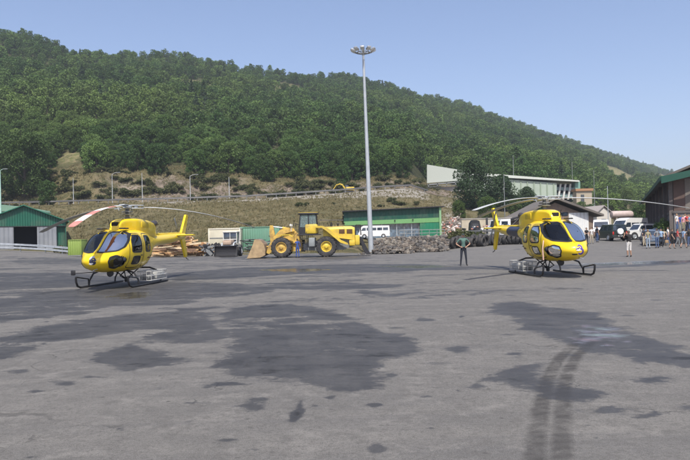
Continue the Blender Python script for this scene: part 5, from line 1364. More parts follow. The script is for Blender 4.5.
# right helicopter
pats = [([(-.9, .05), (-.2, .12), (.5, .15)], .75, 0), (arc(-.05, .45, .5, 150, -70), .34, 1), (arc(.1, -.35, .62, 95, -140), .40, 1), ([(-1.0, .15), (-.4, .3), (0, .5)], .22, 1), ([(-1.7, -1.0), (-1.2, -1.05), (-.6, -1.0)], .22, 2)]
flip = lambda P: [([(-x, y) for x, y in p], w, m_) for p, w, m_ in P]
heliR = make_heli(545, 26.9, R(-86.5), -1, 'yellow helicopter at right with a violet nose emblem and plain grey blades',
    [R(228)-R(-86.5), R(348)-R(-86.5), R(108)-R(-86.5)], em=(.08, 1.02, .155, [M_bladew, M_vio, M_dark], pats), droop=.55)
# dark band with pale lettering strokes on its boom
XS = np.arange(-2.35, -4.5, -.1); 
m = MB(); m.loft([[Vector((p.x, p.y*1.012, (p.z-1.7)*1.012+1.7)) for p in rg] for rg in srings([-2.3, -2.7, -3.1, -3.5, -3.9, -4.3], 32)]); m.build('boom_band', M_navy, heliR, 50)
def rs_(t): return 2 if t > .87 or .52 < t < .68 or .2 < t < .34 else 1
heliL = make_heli(127.5, 26.3, R(-94.5), 1, 'yellow helicopter at left with red and white banded rotor blades and a white side basket',
    [R(30)+R(94.5), R(150)+R(94.5), R(270)+R(94.5)], stripes=rs_, em=(0.06, 1.02, .155, [M_bladew, M_navy, pm('emblem_grey', (.34, .36, .40), .5)], [(arc(.1, -.05, .42, 0, 350, 20), .85, 1), (arc(.0, .25, .62, 175, 60), .42, 2), ([(-.8, -.55), (-.3, -.62), (.1, -.45)], .34, 0)]), droop=.85)
# ribbon hanging from the right helicopter door
hd_ = HULL.ray_cast(Vector((2.05, -3, 1.36)), Vector((0, 1, 0)))[0]
m = MB(); m.tube([hd_+Vector((0, -.03, .0)), hd_+Vector((.08, -.10, -.3)), hd_+Vector((.02, -.06, -.72))], [.022, .02, .028], 6); m.build('warning_ribbon', pm('faded_pink', (.65, .42, .34), .7), heliR)
bk = thing('bucket', G(523.5, 27.6), 0, 'white plastic bucket by the basket of the right helicopter', 'bucket')
m = MB(); m.lathe([(.13, 0), (.16, .34), (.175, .35), (.175, .37), (.15, .36), (.12, .03)], 20); m.build('bucket_body', M_white, bk)
m = MB(); m.tube([(-.165, 0, .33), (-.12, -.02, .42), (0, -.03, .46), (.12, -.02, .42), (.165, 0, .33)], .008, 5); m.build('handle', M_steeld, bk)
# ------------------------------------------------------------------ wheel loader
M_ly = pm('loader_yellow', (.60, .43, .04), .5, 0, .14, 2, dirt=(.22, .16, .08), dirt_amt=.55)
M_lr = pm('rusty_yellow', (.54, .36, .08), .8, 0, .25, 2.5, dirt=(.20, .12, .07), dirt_amt=.8)
M_bk = pm('bucket_steel', (.27, .20, .13), .7, .2, .3, 3, dirt=(.14, .08, .05), dirt_amt=.8)
Lp = G(304.7, 61.7)
ld = thing('wheel_loader', Lp, R(180), 'big yellow wheel loader with its rusty bucket lowered, standing beside the floodlight mast', 'wheel loader')
def wheel(parent, x, y, r, w, hub=M_ly, tread=True, name='wheel', hubr=.52, axis='Y'):
    t = MB(); s = 1 if y > 0 else -1
    prof = [(r*.55, -w*.44), (r*.70, -w*.49), (r*.90, -w*.47), (r*.965, -w*.36), (r*.975, 0), (r*.965, w*.36), (r*.90, w*.47), (r*.70, w*.49), (r*.55, w*.44)]
    t.lathe(prof, 36, (x, y, r), 'Y', cap=False)
    if tread:
        for k in range(22):
            a = 2*PI*k/22
            for sd2 in (-1, 1):
                q = Matrix.Rotation(-(a+(.08 if sd2 > 0 else 0)), 3, 'Y'); c = q @ Vector((r*.975, 0, 0))
                t.box((x+c.x, y+sd2*w*.24, r+c.z), (.07, w*.46, r*.10), .01, q @ Matrix.Rotation(sd2*.35, 3, 'X'))
    wo = t.build(name, M_rub, parent, 40)
    h = MB(); f = w*.44*s
    h.lathe([(r*.02, f*1.02), (r*.14, f*1.04), (r*.17, f*.86), (r*.36, f*.62), (r*.47, f*.60), (r*.53, f*.98), (r*.56, f*.98), (r*.56, f*.3), (.02, f*.2)][::1], 28, (x, y, r), 'Y')
    for k in range(10): a = 2*PI*k/10; h.ball((x+r*.27*math.cos(a), y-f*0+f*.75*-1*-1 if False else y+(-f if False else f)*.0+(-1)*(-f)*.0, r+r*.27*math.sin(a)), .03, 6, 4)
    h.build('rim', hub, wo, 40); return wo
# NB lathe on Y flips the sign of the axis offset, so rims face outwards with -f
def wheel2(parent, x, y, r, w, hub, tread=True, name='wheel'):
    s = 1 if y > 0 else -1; t = MB()
    prof = [(r*.50, -w*.40), (r*.60, -w*.48), (r*.78, -w*.50), (r*.92, -w*.46), (r*.975, -w*.34), (r*.98, 0), (r*.975, w*.34), (r*.92, w*.46), (r*.78, w*.50), (r*.60, w*.48), (r*.50, w*.40)]
    t.lathe(prof, 36, (x, y, r), 'Y', cap=False)
    if tread:
        nk = 20
        for k in range(nk):
            for sd2 in (-1, 1):
                a = 2*PI*(k+(.5 if sd2 > 0 else 0))/nk; q = Matrix.Rotation(a, 3, 'Y'); c = q @ Vector((r*.975, 0, 0))
                t.box((x+c.x, y+sd2*w*.25, r+c.z), (.08, w*.48, r*.11), 0, q @ Matrix.Rotation(sd2*.3, 3, 'X'))
    wo = t.build(name, M_rub, parent, 40); h = MB(); o = s*w
    h.lathe([(.01, o*.47), (r*.13, o*.47), (r*.16, o*.40), (r*.30, o*.24), (r*.44, o*.22), (r*.50, o*.44), (r*.535, o*.44), (r*.535, o*.10), (.01, o*.08)], 28, (x, y, r), 'Y')
    for k in range(8): a = 2*PI*k/8; h.ball((x+r*.36*math.cos(a), y+o*.27, r+r*.36*math.sin(a)), r*.035, 6, 4)
    h.build('rim', hub, wo, 40); return wo
for x in (2.03, -2.03):
    for s in (-1, 1): wheel2(ld, x, s*1.12, .92, .66, M_ly if x < 0 else M_lr)
# frames
m = MB(); m.prism([(-4.6, .95), (-4.75, 1.6), (-2.9, 1.75), (-1.0, 1.45), (.1, 1.2), (.1, .65), (-1.3, .55), (-3.6, .6)], -.55, .55); m.build('rear_frame', M_steeld, ld)
m = MB(); m.prism([(.2, .6), (.2, 1.5), (.75, 2.35), (1.25, 2.6), (1.6, 2.3), (2.1, 1.6), (3.0, 1.05), (3.0, .7), (1.6, .5)], -.48, .48); m.build('front_frame', M_lr, ld)
m = MB(); m.tube([(.15, 0, .5), (.15, 0, 1.6)], .2, 10); m.box((.15, 0, 1.0), (.7, .5, .5), .05); m.build('articulation_joint', M_black, ld)
for x in (2.03, -2.03): m = MB(); m.tube([(x, -.9, .92), (x, .9, .92)], .2, 12); m.ball((x, 0, .92), (.38, .34, .36)); m.build('axle', M_black, ld)
# engine hood
m = MB(); rs = []
for x, w, zb_, zt in ((-1.75, .82, 1.75, 2.62), (-2.0, .86, 1.72, 2.70), (-3.3, .86, 1.65, 2.74), (-4.3, .84, 1.5, 2.72), (-4.62, .80, 1.45, 2.60)):
    rs.append([Vector((x, sy*w_, z)) for sy, w_, z in ((-1, w, zb_), (-1, w, zt-.25), (-1, w-.16, zt), (1, w-.16, zt), (1, w, zt-.25), (1, w, zb_))])
m.loft(rs); hd_ = m.build('engine_hood', M_ly, ld, 25)
for s in (-1, 1):
    for x in (-3.45, -4.15):
        m = MB(); m.b2(x-.26, x+.26, s*.84, s*.875, 2.05, 2.45, .02)
        for k in range(5): m.b2(x-.24, x+.24, s*.86, s*.885, 2.08+k*.07, 2.11+k*.07)
        m.build('vent', pm('vent_brown', (.10, .05, .02), .7), hd_)
    m = MB(); m.prism([(-1.15, 2.62), (-1.6, 2.66), (-2.1, 2.30), (-3.3, 1.25), (-4.0, 1.02), (-4.0, 1.18), (-3.35, 1.5), (-2.3, 2.52), (-1.75, 2.80), (-1.1, 2.78)], s*.86, s*1.35); m.build('rear_fender', M_ly, ld)
m = MB(); m.tube([(-2.5, .25, 2.7), (-2.5, .25, 3.12)], .07, 10); m.tube([(-2.5, .25, 2.75), (-2.5, .25, 3.0)], .11, 10); m.build('exhaust_stack', M_black, ld)
m = MB(); m.tube([(-3.1, -.3, 2.7), (-3.1, -.3, 2.95)], .09, 10); m.ball((-3.1, -.3, 2.98), (.14, .14, .07)); m.build('air_cleaner', M_black, ld)
m = MB(); m.b2(-5.05, -4.64, -1.15, 1.15, 1.0, 1.9, .08); m.b2(-4.64, -4.1, -1.0, 1.0, .95, 1.45, .06); m.build('counterweight', M_ly, ld)
m = MB(); m.b2(-4.70, -4.63, -.7, .7, 1.92, 2.5, .02)
for k in range(8): m.b2(-4.74, -4.69, -.68, .68, 1.95+k*.07, 1.98+k*.07)
m.build('radiator_grille', M_black, ld)
for s in (-1, 1):   # rear handrail and rear ladder hanging down
    m = MB(); m.tube([(-4.7, s*.95, 1.9), (-4.75, s*.95, 2.85), (-5.15, s*.95, 2.85), (-5.2, s*.95, 1.9)], .028, 6); m.tube([(-1.3, s*1.2, 2.8), (-1.35, s*1.2, 3.35), (-3.6, s*1.1, 3.3), (-3.7, s*1.0, 2.75)] , .02, 6); m.build('handrail', M_black, ld)
m = MB(); m.prism([(-5.05, 1.65), (-5.2, 1.75), (-5.75, .62), (-6.05, .12), (-5.7, .10), (-5.35, .55)], -.9, .9); m.build('rear_blade', M_black, ld)
m = MB(); m.prism([(-5.06, 1.2), (-5.3, 1.25), (-5.45, .9), (-5.06, .95)], -.3, .3); m.build('tow_hitch', M_steeld, ld)
# cab
cb = MB(); cb.prism([(-1.25, 2.05), (.42, 2.05), (.50, 2.55), (.45, 2.72), (-1.25, 2.72)], -.80, .80); cabin = cb.build('cab', M_black, ld, 25)
m = MB(); m.b2(-1.28, -.12, -.9, .9, 2.10, 2.98, .14); m.build('side_box', M_ly, ld)
m = MB()
for x0, x1 in ((.42, .30), (-1.22, -1.12), (-.45, -.42)):
    for s in (-1, 1): m.tube([(x0, s*.78, 2.70), (x1, s*.72, 3.88)], .05, 6)
m.build('cab_pillars', M_black, cabin)
m = MB(); m.prism([(.44, 2.73), (.27, 3.84), (-1.10, 3.84), (-1.20, 2.73)], -.73, -.715); m.prism([(.44, 2.73), (.27, 3.84), (-1.10, 3.84), (-1.20, 2.73)], .715, .73)
m.prism([(.455, 2.73), (.285, 3.84), (.27, 3.84), (.44, 2.73)], -.714, .714); m.prism([(-1.215, 2.73), (-1.115, 3.84), (-1.10, 3.84), (-1.20, 2.73)], -.714, .714)
gm, nt, ns, lk, b = nodes_of('cab_glass'); b.inputs['Base Color'].default_value = (.55, .68, .70, 1); b.inputs['Roughness'].default_value = .03; b.inputs['Transmission Weight'].default_value = .85; b.inputs['IOR'].default_value = 1.1
m.build('cab_glass', gm, cabin, 0)
m = MB(); m.b2(-.75, -.25, -.25, .25, 2.73, 2.95, .05); m.b2(-.85, -.72, -.25, .25, 2.9, 3.45, .05); m.build('operator_seat', M_black, cabin)
m = MB(); m.b2(-1.32, .48, -.86, .86, 3.86, 4.02, .06); m.build('cab_roof', M_black, cabin)
m = MB(); m.b2(-1.30, .46, -.84, .84, 4.022, 4.06, .015); m.build('roof_plate', M_ly, cabin)
for s in (-1, 1):
    m = MB(); m.tube([(.2, s*1.22, .55), (.3, s*1.15, 2.3)], .03, 6); m.tube([(-.35, s*1.22, .55), (-.25, s*1.15, 2.3)], .03, 6)
    for k in range(5): m.box((-.07+k*.02, s*(1.215-.015*k), .62+k*.36), (.52, .16, .04), .01)
    m.build('ladder', M_black, ld)
    m = MB(); m.b2(-1.0, -.45, s*.85, s*1.25, .95, 1.75, .05); m.build('tool_box', pm('tank_grey', (.22, .24, .24), .6), ld)
    m = MB(); m.b2(-1.5, .6, s*.80, s*1.30, 1.98, 2.06, .02); m.build('platform', M_black, ld)
    m = MB(); m.b2(1.15, 2.9, s*.86, s*1.42, 1.95, 2.0, .02) if False else m.prism([(1.0, 1.85), (1.3, 2.02), (2.5, 2.0), (2.5, 2.06), (1.25, 2.10), (.95, 1.9)], s*.9, s*1.4); m.build('front_fender', M_ly, ld)
    m = MB(); m.tube([(.5, s*.8, 2.95), (.85, s*1.2, 3.1)], .02, 5); m.box((.87, s*1.25, 3.0), (.05, .2, .32), .02); m.build('mirror', M_black, ld)
    m = MB(); m.tube([(1.15, s*.7, 2.35), (1.15, s*.7, 2.85)], .03, 6); m.box((1.2, s*.7, 2.92), (.16, .26, .2), .04); m.build('headlight', M_dirtyw, ld)
# lift arms, linkage, cylinders
for s in (-1, 1):
    m = MB(); m.prism([(.85, 2.38), (1.0, 2.66), (1.6, 2.74), (2.2, 2.50), (2.9, 1.75), (3.35, .85), (3.45, .45), (3.2, .35), (2.95, .60), (2.6, 1.40), (2.0, 2.10), (1.3, 2.30)], s*.50, s*.66); m.build('lift_arm', M_lr, ld)
    m = MB(); m.tube([(.75, s*.60, 1.25), (1.9, s*.60, 1.70)], .10, 10); m.tube([(1.9, s*.60, 1.70), (2.55, s*.60, 1.75)], .055, 8, 1); m.build('lift_cylinder', [M_lr, M_steel], ld)
m = MB(); m.tube([(2.75, -.62, 1.45), (2.75, .62, 1.45)], .14, 10); m.build('cross_beam', M_lr, ld)
m = MB(); m.prism([(2.85, 2.95), (3.15, 2.98), (3.2, 2.3), (3.1, 1.3), (2.85, 1.0), (2.65, 1.3), (2.72, 2.2)], -.16, .16); m.build('bell_crank', M_lr, ld)
m = MB(); m.tube([(1.2, 0, 2.55), (2.0, 0, 2.72)], .11, 10); m.tube([(2.0, 0, 2.72), (2.95, 0, 2.85)], .06, 8, 1); m.build('tilt_cylinder', [M_ly, M_steel], ld)
m = MB(); m.tube([(2.9, 0, 1.1), (3.5, 0, 1.0)], .07, 8); m.build('bucket_link', M_lr, ld)
# bucket: curved shell with side plates, tipped forward onto its lip
bp = [(3.50, .30), (3.42, .75), (3.55, 1.25), (3.90, 1.62), (4.30, 1.72), (4.42, 1.66), (4.05, 1.50), (3.72, 1.18), (3.60, .78), (3.66, .42), (3.95, .24), (5.10, .06), (5.10, .02), (3.95, .10), (3.62, .20)]
m = MB(); m.prism(bp, -1.55, 1.55); bu = m.build('bucket', M_bk, ld, 25)
for s in (-1, 1):
    m = MB(); m.prism([(3.45, .28), (3.44, .8), (3.58, 1.27), (3.92, 1.62), (4.38, 1.70), (4.62, 1.05), (5.05, .12), (5.1, .02), (3.9, .08)], s*1.55, s*1.60); m.build('side_plate', pm('scoured_steel', (.36, .26, .14), .7, .1, .25, 3, dirt=(.25, .15, .08)), bu)
for k in range(8):
    m = MB(); m.prism([(4.98, 0.0), (5.32, .0), (5.0, .10)], -1.5+k*.42, -1.4+k*.42); m.build('tooth', M_steeld, bu)

# ------------------------------------------------------------------ small backhoe seen from the front
bpz = G(230, 70); bh = thing('backhoe_loader', bpz, R(-93), 'small wheel loader seen head on with a wide black front bucket, beside the cream cabin', 'loader')
for s in (-1, 1): wheel2(bh, .9, s*.78, .42, .34, M_dirtyw, False); wheel2(bh, -1.1, s*.82, .62, .42, M_dirtyw, False)
m = MB(); m.b2(-1.8, 1.3, -.5, .5, .5, 1.25, .08); m.build('chassis', M_steeld, bh)
m = MB(); m.b2(-.2, 1.4, -.45, .45, 1.2, 1.7, .12); m.build('bonnet', pm('faded_orange', (.40, .30, .22), .7), bh)
m = MB(); m.b2(-1.4, -.15, -.68, .68, 1.3, 2.50, .04); cbh = m.build('cab', M_glass, bh)
m = MB(); m.b2(-1.5, -.02, -.76, .76, 2.50, 2.62, .04)
for x in (-1.42, -.12):
    for s in (-1, 1): m.tube([(x, s*.70, 1.25), (x, s*.70, 2.5)], .045, 6)
m.tube([(-.10, 0, 1.3), (-.10, 0, 2.5)], .03, 6); m.b2(-.13, -.08, -.7, .7, 1.75, 1.82); m.build('cab_frame', M_dirtyw, cbh)
m = MB(); m.prism([(1.7, .10), (1.62, .55), (1.75, 1.02), (1.95, 1.14), (2.0, 1.10), (1.83, .98), (1.74, .55), (1.80, .22), (2.35, .10), (2.35, .05)], -1.12, 1.12); bb = m.build('bucket', M_black, bh)
for s in (-1, 1):
    m = MB(); m.prism([(1.68, .06), (1.64, .6), (1.76, 1.04), (1.97, 1.14), (2.05, .6), (2.36, .05)], s*1.12, s*1.16); m.build('side_plate', M_black, bb)
    m = MB(); m.tube([(-.1, s*.6, 1.5), (.9, s*.6, 1.35), (1.65, s*.55, .5)], .08, 6); m.build('lift_arm', M_steel, bh)
    m = MB(); m.tube([(-.1, s*.95, .6), (-.1, s*.95, 1.35)], .05, 6); m.b2(-.5, .2, s*.80, s*1.1, 1.0, 1.06); m.build('mudguard', M_steeld, bh)

# small yellow excavator up on the hill road
ep = road_pt(349, 2.5); ex = thing('excavator', ep, R(190), 'small yellow excavator working up on the hill road left of the mast top half', 'excavator')
m = MB(); 
for s in (-1, 1): m.b2(-1.5, 1.5, s*.7, s*1.15, 0, .6, .2)
m.build('tracks', M_black, ex); m = MB(); m.b2(-1.7, .8, -1.1, 1.1, .75, 1.75, .12); m.build('body', M_ly, ex)
m = MB(); m.b2(.0, .9, .1, 1.05, .9, 2.3, .1); m.build('cab', M_glass, ex)
m = MB(); m.prism([(.6, 1.2), (1.6, 2.6), (2.5, 2.9), (3.4, 2.45), (3.35, 2.25), (2.5, 2.6), (1.8, 2.3), (1.0, 1.1)], -.18, .18); m.build('boom', M_ly, ex)
m = MB(); m.prism([(3.2, 2.7), (3.45, 2.6), (4.5, 1.2), (4.3, 1.1)], -.13, .13); m.build('stick', M_ly, ex)
m = MB(); m.prism([(4.2, 1.2), (4.6, 1.3), (4.75, .7), (4.3, .45), (4.05, .7)], -.3, .3); m.build('bucket', M_steeld, ex); ex.scale = (.8, .8, .8)

# ------------------------------------------------------------------ cars, vans and a minibus
def vehicle(name, loc, rz, label, cat, L_, Wd, lower, roof, paint, wr=.33, wx=None, beltz=.95, gh=(0, 0), win=None, group=None, clad=None, kind='car'):
    """lower: side outline of the body (x,z) from rear to front above the sill; roof: greenhouse outline"""
    t = thing(name, loc, rz, label, cat, group); w = Wd/2; wx = wx or (L_*.30, -L_*.30)
    # body shell: outline rings across the width, tucked in at the edges
    outl = [(-L_/2+.05, .32)]+lower+[(L_/2-.05, .32)]
    cx = sum(p[0] for p in outl)/len(outl); cz = .6
    m = MB(); rs = []
    for y, s, dz in ((-w, .965, -.0), (-w*.985, .985, 0), (-w*.90, 1, .0), (0, 1.0, .035), (w*.90, 1, 0), (w*.985, .985, 0), (w, .965, 0)):
        rs.append([Vector((p[0]*s, y, cz+(p[1]-cz)*s+(dz if p[1] > .5 else 0))) for p in outl])
    m.loft(rs); body = m.build('body', paint, t, 30)
    # greenhouse
    m = MB(); rs = []; zt = max(p[1] for p in roof); zb_ = min(p[1] for p in roof)
    tuck = lambda z: w*(.97-.17*(z-zb_)/max(.01, zt-zb_)) if kind == 'car' else w*(.985-.07*(z-zb_)/max(.01, zt-zb_))
    left = [Vector((p[0], -tuck(p[1]), p[1])) for p in roof]; right = [Vector((p[0], tuck(p[1]), p[1])) for p in roof]
    l2 = [Vector((p[0]*.99, -tuck(p[1])*.6, p[1]+(.03 if p[1] == zt else 0))) for p in roof]; r2 = [Vector((p[0]*.99, tuck(p[1])*.6, p[1]+(.03 if p[1] == zt else 0))) for p in roof]
    m.loft([left, l2, r2, right]); m.build('roof', paint, t, 30)
    # windows
    def quad(ps, nm='window'):
        m = MB(); n = (ps[1]-ps[0]).cross(ps[2]-ps[0]).normalized(); c = sum(ps, Vector())/4
        if n.dot(c-Vector((0, 0, 1.0 if abs(n.z) < .9 else 0))) < 0: n = -n
        m.loft([[p-n*.01 for p in ps], [p+n*.012 for p in ps]]); m.build(nm, M_glass, t, 0)
    for (xa0, xb0, xa1, xb1, z0, z1) in (win or []):
        for s in (-1, 1): quad([Vector((xa0, s*tuck(z0), z0)), Vector((xb0, s*tuck(z0), z0)), Vector((xb1, s*tuck(z1), z1)), Vector((xa1, s*tuck(z1), z1))], 'side_window')
    # front and rear glass follow the outline ends
    r0, r1 = roof[0], roof[1]; f0, f1 = roof[-1], roof[-2]
    for a_, b_, nm in ((r0, r1, 'rear_window'), (f0, f1, 'windshield')):
        p = lambda k, s: Vector((a_[0]+(b_[0]-a_[0])*k, s*tuck(a_[1]+(b_[1]-a_[1])*k)*.90, a_[1]+(b_[1]-a_[1])*k))
        k0, k1 = (.12, .9) if kind == 'car' or nm == 'windshield' else (.12, .85)
        quad([p(k0, -1), p(k0, 1), p(k1, 1), p(k1, -1)], nm)
    for x in wx:
        for s in (-1, 1):
            m = MB(); m.lathe([(.02, -.02), (wr*1.16, -.02), (wr*1.16, .02), (.02, .02)], 22, (x, s*(w*.985), wr*1.02), 'Y'); m.build('wheel_arch', M_black, t)
            tt = MB(); tt.lathe([(wr*.6, -.10), (wr*.92, -.105), (wr, -.07), (wr, .07), (wr*.92, .105), (wr*.6, .10)], 24, (x, s*(w-.07), wr), 'Y', cap=False); wo = tt.build('wheel', M_rub, t)
            h = MB(); h.lathe([(.01, s*.09), (wr*.2, s*.10), (wr*.5, s*.075), (wr*.62, s*.108), (wr*.62, 0), (.01, 0)], 20, (x, s*(w-.065), wr), 'Y'); h.build('rim', M_steel, wo)
    hf = [p for p in lower if p[0] > L_*.35]; 
    for s in (-1, 1):
        m = MB(); m.box((L_/2-.03, s*w*.76, .72), (.10, .34, .18), .04); m.build('headlight', MATS['lamp_glass'], t)
        m = MB(); m.box((-L_/2+.04, s*w*.84, .85), (.10, .16, .34), .03); m.build('tail_light', pm('tail_red', (.45, .02, .02), .3), t)
        m = MB(); m.box((roof[-1][0]-.28, s*(w+.08), beltz+.08), (.12, .2, .15), .04); m.build('mirror', clad or M_black, t)
    m = MB(); m.b2(L_/2-.10, L_/2+.05, -w*.93, w*.93, .34, .56, .05); m.build('bumper', clad or paint, t); m = MB(); m.b2(-L_/2-.05, -L_/2+.10, -w*.93, w*.93, .34, .58, .05); m.build('bumper', clad or paint, t)
    m = MB(); m.b2(-.26, .26, -.006, .006, 0, .11); q = m.build('number_plate', M_dirtyw, t); q.rotation_euler = (0, 0, PI/2); q.location = (-L_/2-.062, 0, .48)
    return t
M_suvw = pm('car_white', (.70, .70, .68), .25, 0, .03, 1, coat=.6); M_gry = pm('car_dark_grey', (.055, .058, .062), .35, 0, .1, 1, coat=.5); M_blu = pm('car_blue_grey', (.10, .13, .17), .28, 0, .06, 1, coat=.6)
van_low = [(-2.55, .45), (-2.58, 1.25), (1.55, 1.25), (2.15, 1.12), (2.52, .98), (2.58, .5)]
van_roof = [(-2.55, 1.2), (-2.45, 2.25), (.85, 2.28), (1.30, 2.10), (2.05, 1.2)]
van_win = [(-2.2, -1.0, -2.15, -1.0, 1.30, 1.85), (-.85, .45, -.85, .45, 1.30, 1.85), (.62, 1.75, .62, 1.25, 1.30, 1.88)]
vehicle('minivan', G(601, 86.5), R(250), 'white van parked behind the dark off roader, leftmost of the parked vans', 'van', 5.1, 1.95, van_low, van_roof, M_suvw, .34, beltz=1.2, win=van_win, kind='van')
vehicle('minivan', G(628.5, 88), R(205), 'white van with green stripes on its side parked behind the white off roader', 'van', 5.4, 2.0, van_low, [(-2.55, 1.2), (-2.45, 2.45), (.7, 2.48), (1.25, 2.25), (2.05, 1.2)], M_suvw, .34, beltz=1.2, win=van_win, kind='van')
o = [q for q in COL.objects if q.name.startswith('minivan')][-1]
m = MB(); 
for s in (-1, 1): m.b2(-.2, .4, s*.985, s*1.0, .75, 1.28); m.b2(-1.6, -1.2, s*.985, s*1.0, .75, 1.1)
m.build('livery_stripe', pm('livery_green', (.05, .32, .12), .5), o)
orl = [(-2.2, .5), (-2.25, 1.1), (1.0, 1.12), (2.1, 1.05), (2.25, .95), (2.28, .5)]
orr = [(-2.2, 1.05), (-2.1, 1.80), (.35, 1.84), (.95, 1.08)]
orw = [(-2.0, -1.25, -1.95, -1.25, 1.18, 1.65), (-1.12, -.2, -1.12, -.2, 1.18, 1.65), (-.08, .72, -.08, .35, 1.18, 1.65)]
q = vehicle('off_roader', G(610, 77.5), R(96), 'dark green off roader seen from behind with a white spare wheel cover', 'off roader', 4.5, 1.85, orl, orr, pm('dark_green_paint', (.022, .035, .028), .35, coat=.4), .38, beltz=1.1, win=orw, clad=M_black)
m = MB(); m.lathe([(.02, -.11), (.30, -.11), (.36, -.06), (.36, .10), (.02, .10)], 22, (-2.36, 0, 1.02), 'X'); m.build('spare_wheel_cover', M_white, q)
q = vehicle('off_roader', G(640, 80), R(192), 'white off roader seen side on between the vans and the brick hall', 'off roader', 4.7, 1.88, orl, orr, M_suvw, .40, beltz=1.1, win=orw, clad=M_dirtyw)
m = MB(); m.b2(-1.9, .2, -.75, -.70, 1.90, 1.94); m.b2(-1.9, .2, .70, .75, 1.90, 1.94); m.build('roof_rails', M_steeld, q)
hl = [(-1.95, .45), (-2.0, .95), (.95, .98), (1.7, .86), (1.98, .70), (2.0, .45)]; hr = [(-1.95, .92), (-1.55, 1.42), (-.1, 1.50), (.45, 1.42), (1.15, .94)]
hw = [(-1.55, -.7, -1.3, -.7, 1.0, 1.36), (-.58, .05, -.58, .05, 1.0, 1.40), (.15, .9, .15, .5, 1.0, 1.38)]
vehicle('hatchback', G(652.5, 66), R(250), 'blue grey car parked behind the couple, its windshield towards the camera', 'car', 4.1, 1.75, hl, hr, M_blu, .31, win=hw)
vehicle('hatchback', G(662, 75), R(200), 'silver white car half hidden behind the blue grey car', 'car', 4.2, 1.76, hl, hr, pm('car_silver', (.45, .46, .47), .3, .3, .04, 1, coat=.6), .31, win=hw)
dk = thing('loading_dock', G(676, 66.2), R(-22), 'dark fronted raised loading dock in front of the brick hall, carrying the crowd', 'loading dock')
m = MB(); m.b2(0, 12, 0, 3.3, -.3, 1.12, .03); m.build('platform', pm('shaded_dock_front', (.055, .05, .048), .9, 0, .2, 1), dk)  # shade on the dock front is put into this near-black base colour
m = MB(); m.b2(-.06, 12.06, -.06, 3.33, 1.124, 1.24, .02); m.build('deck', M_conc, dk)
def on_dock(p):
    q = Matrix.Rotation(R(22), 3, 'Z') @ (p-dk.location); return (-.05 < q.x < 12 and -.05 < q.y < 3.3)
mbl = [(-3.0, .45), (-3.05, 1.3), (2.3, 1.3), (2.75, 1.2), (2.98, .95), (3.0, .45)]; mbr = [(-3.0, 1.2), (-2.92, 2.35), (1.9, 2.40), (2.30, 2.2), (2.75, 1.25)]
mbw = [(-2.7, -1.75, -2.7, -1.75, 1.45, 2.0), (-1.6, -.65, -1.6, -.65, 1.45, 2.0), (-.5, .45, -.5, .45, 1.45, 2.0), (.6, 1.35, .6, 1.35, 1.45, 2.0), (1.5, 2.4, 1.5, 2.05, 1.42, 2.0)]
q = vehicle('minibus', Vector((W(374, 235, 92).x, 92, 1.62)), R(176), 'white minibus parked side on in front of the green workshop', 'minibus', 6.0, 2.0, mbl, mbr, M_suvw, .36, beltz=1.3, win=mbw, kind='van')
q.scale = (.72, .72, .70)
# truck behind the tail of the right helicopter
tp = G(516, 84); tk = thing('truck', tp, R(200), 'white cabbed truck with a dark crane bed behind the right helicopter tail', 'truck')
m = MB(); m.b2(-3.2, 3.0, -.4, .4, .6, .9, .03); m.build('chassis', M_black, tk)
m = MB(); m.prism([(1.5, .7), (3.1, .7), (3.15, 1.5), (2.9, 2.6), (1.5, 2.65)], -1.1, 1.1); cbk = m.build('cab', M_white, tk, 25)
m = MB(); m.prism([(3.16, 1.6), (2.95, 2.45), (2.93, 2.45), (3.12, 1.6)], -.95, .95); m.b2(1.9, 2.8, -1.12, -1.105, 1.6, 2.35); m.b2(1.9, 2.8, 1.105, 1.12, 1.6, 2.35); m.build('window', M_glass, cbk, 0)
m = MB(); m.b2(-3.2, 1.3, -1.1, 1.1, .95, 1.35, .03); m.build('bed', M_steeld, tk)
m = MB(); m.tube([(.9, 0, 1.3), (.9, 0, 2.6), (-.6, 0, 2.9), (-2.2, 0, 2.5)], .13, 8); m.tube([(.9, .2, 1.7), (-.4, .1, 2.7)], .07, 6); m.build('crane', M_black, tk)
for x in (2.3, -1.6, -2.5):
    for s in (-1, 1): m = MB(); m.lathe([(.2, -.14), (.44, -.15), (.48, 0), (.44, .15), (.2, .14)], 18, (x, s*.92, .48), 'Y'); m.build('wheel', M_rub, tk)

# ------------------------------------------------------------------ people
SK = pm('skin', (.42, .25, .17), .55, 0, .08, 8); SK2 = pm('tanned_skin', (.33, .19, .12), .55, 0, .08, 8)
def hand_chain(V, E, Rr, wrist_i, wr, d, up, side, curl=.5, hold=False):
    """palm, four bent fingers of different length and a thumb from the palm side"""
    d = d.normalized(); up = (up-d*up.dot(d)).normalized(); sd_ = d.cross(up)*side
    palm = wr+d*.055; V.append(palm); Rr.append((.034, .016)); pi = len(V)-1; E.append((wrist_i, pi))
    for k, (o, l) in enumerate(((-.026, .062), (-.009, .074), (.009, .070), (.026, .056))):
        b = wr+d*.088+sd_*o; V.append(b); Rr.append((.0095, .0095)); bi = len(V)-1; E.append((pi, bi))
        c1 = b+(d*math.cos(curl*.7)-up*math.sin(curl*.7))*l*.55; V.append(c1); Rr.append((.0085, .0085)); E.append((bi, bi+1))
        c2 = c1+(d*math.cos(curl*1.7)-up*math.sin(curl*1.7))*l*.5; V.append(c2); Rr.append((.007, .007)); E.append((bi+1, bi+2))
    b = wr+d*.035-sd_*.036-up*.008; V.append(b); Rr.append((.011, .011)); bi = len(V)-1; E.append((pi, bi))
    V.append(b+(d*.7-sd_*.5-up*.3).normalized()*.04); Rr.append((.009, .009)); E.append((bi, bi+1))
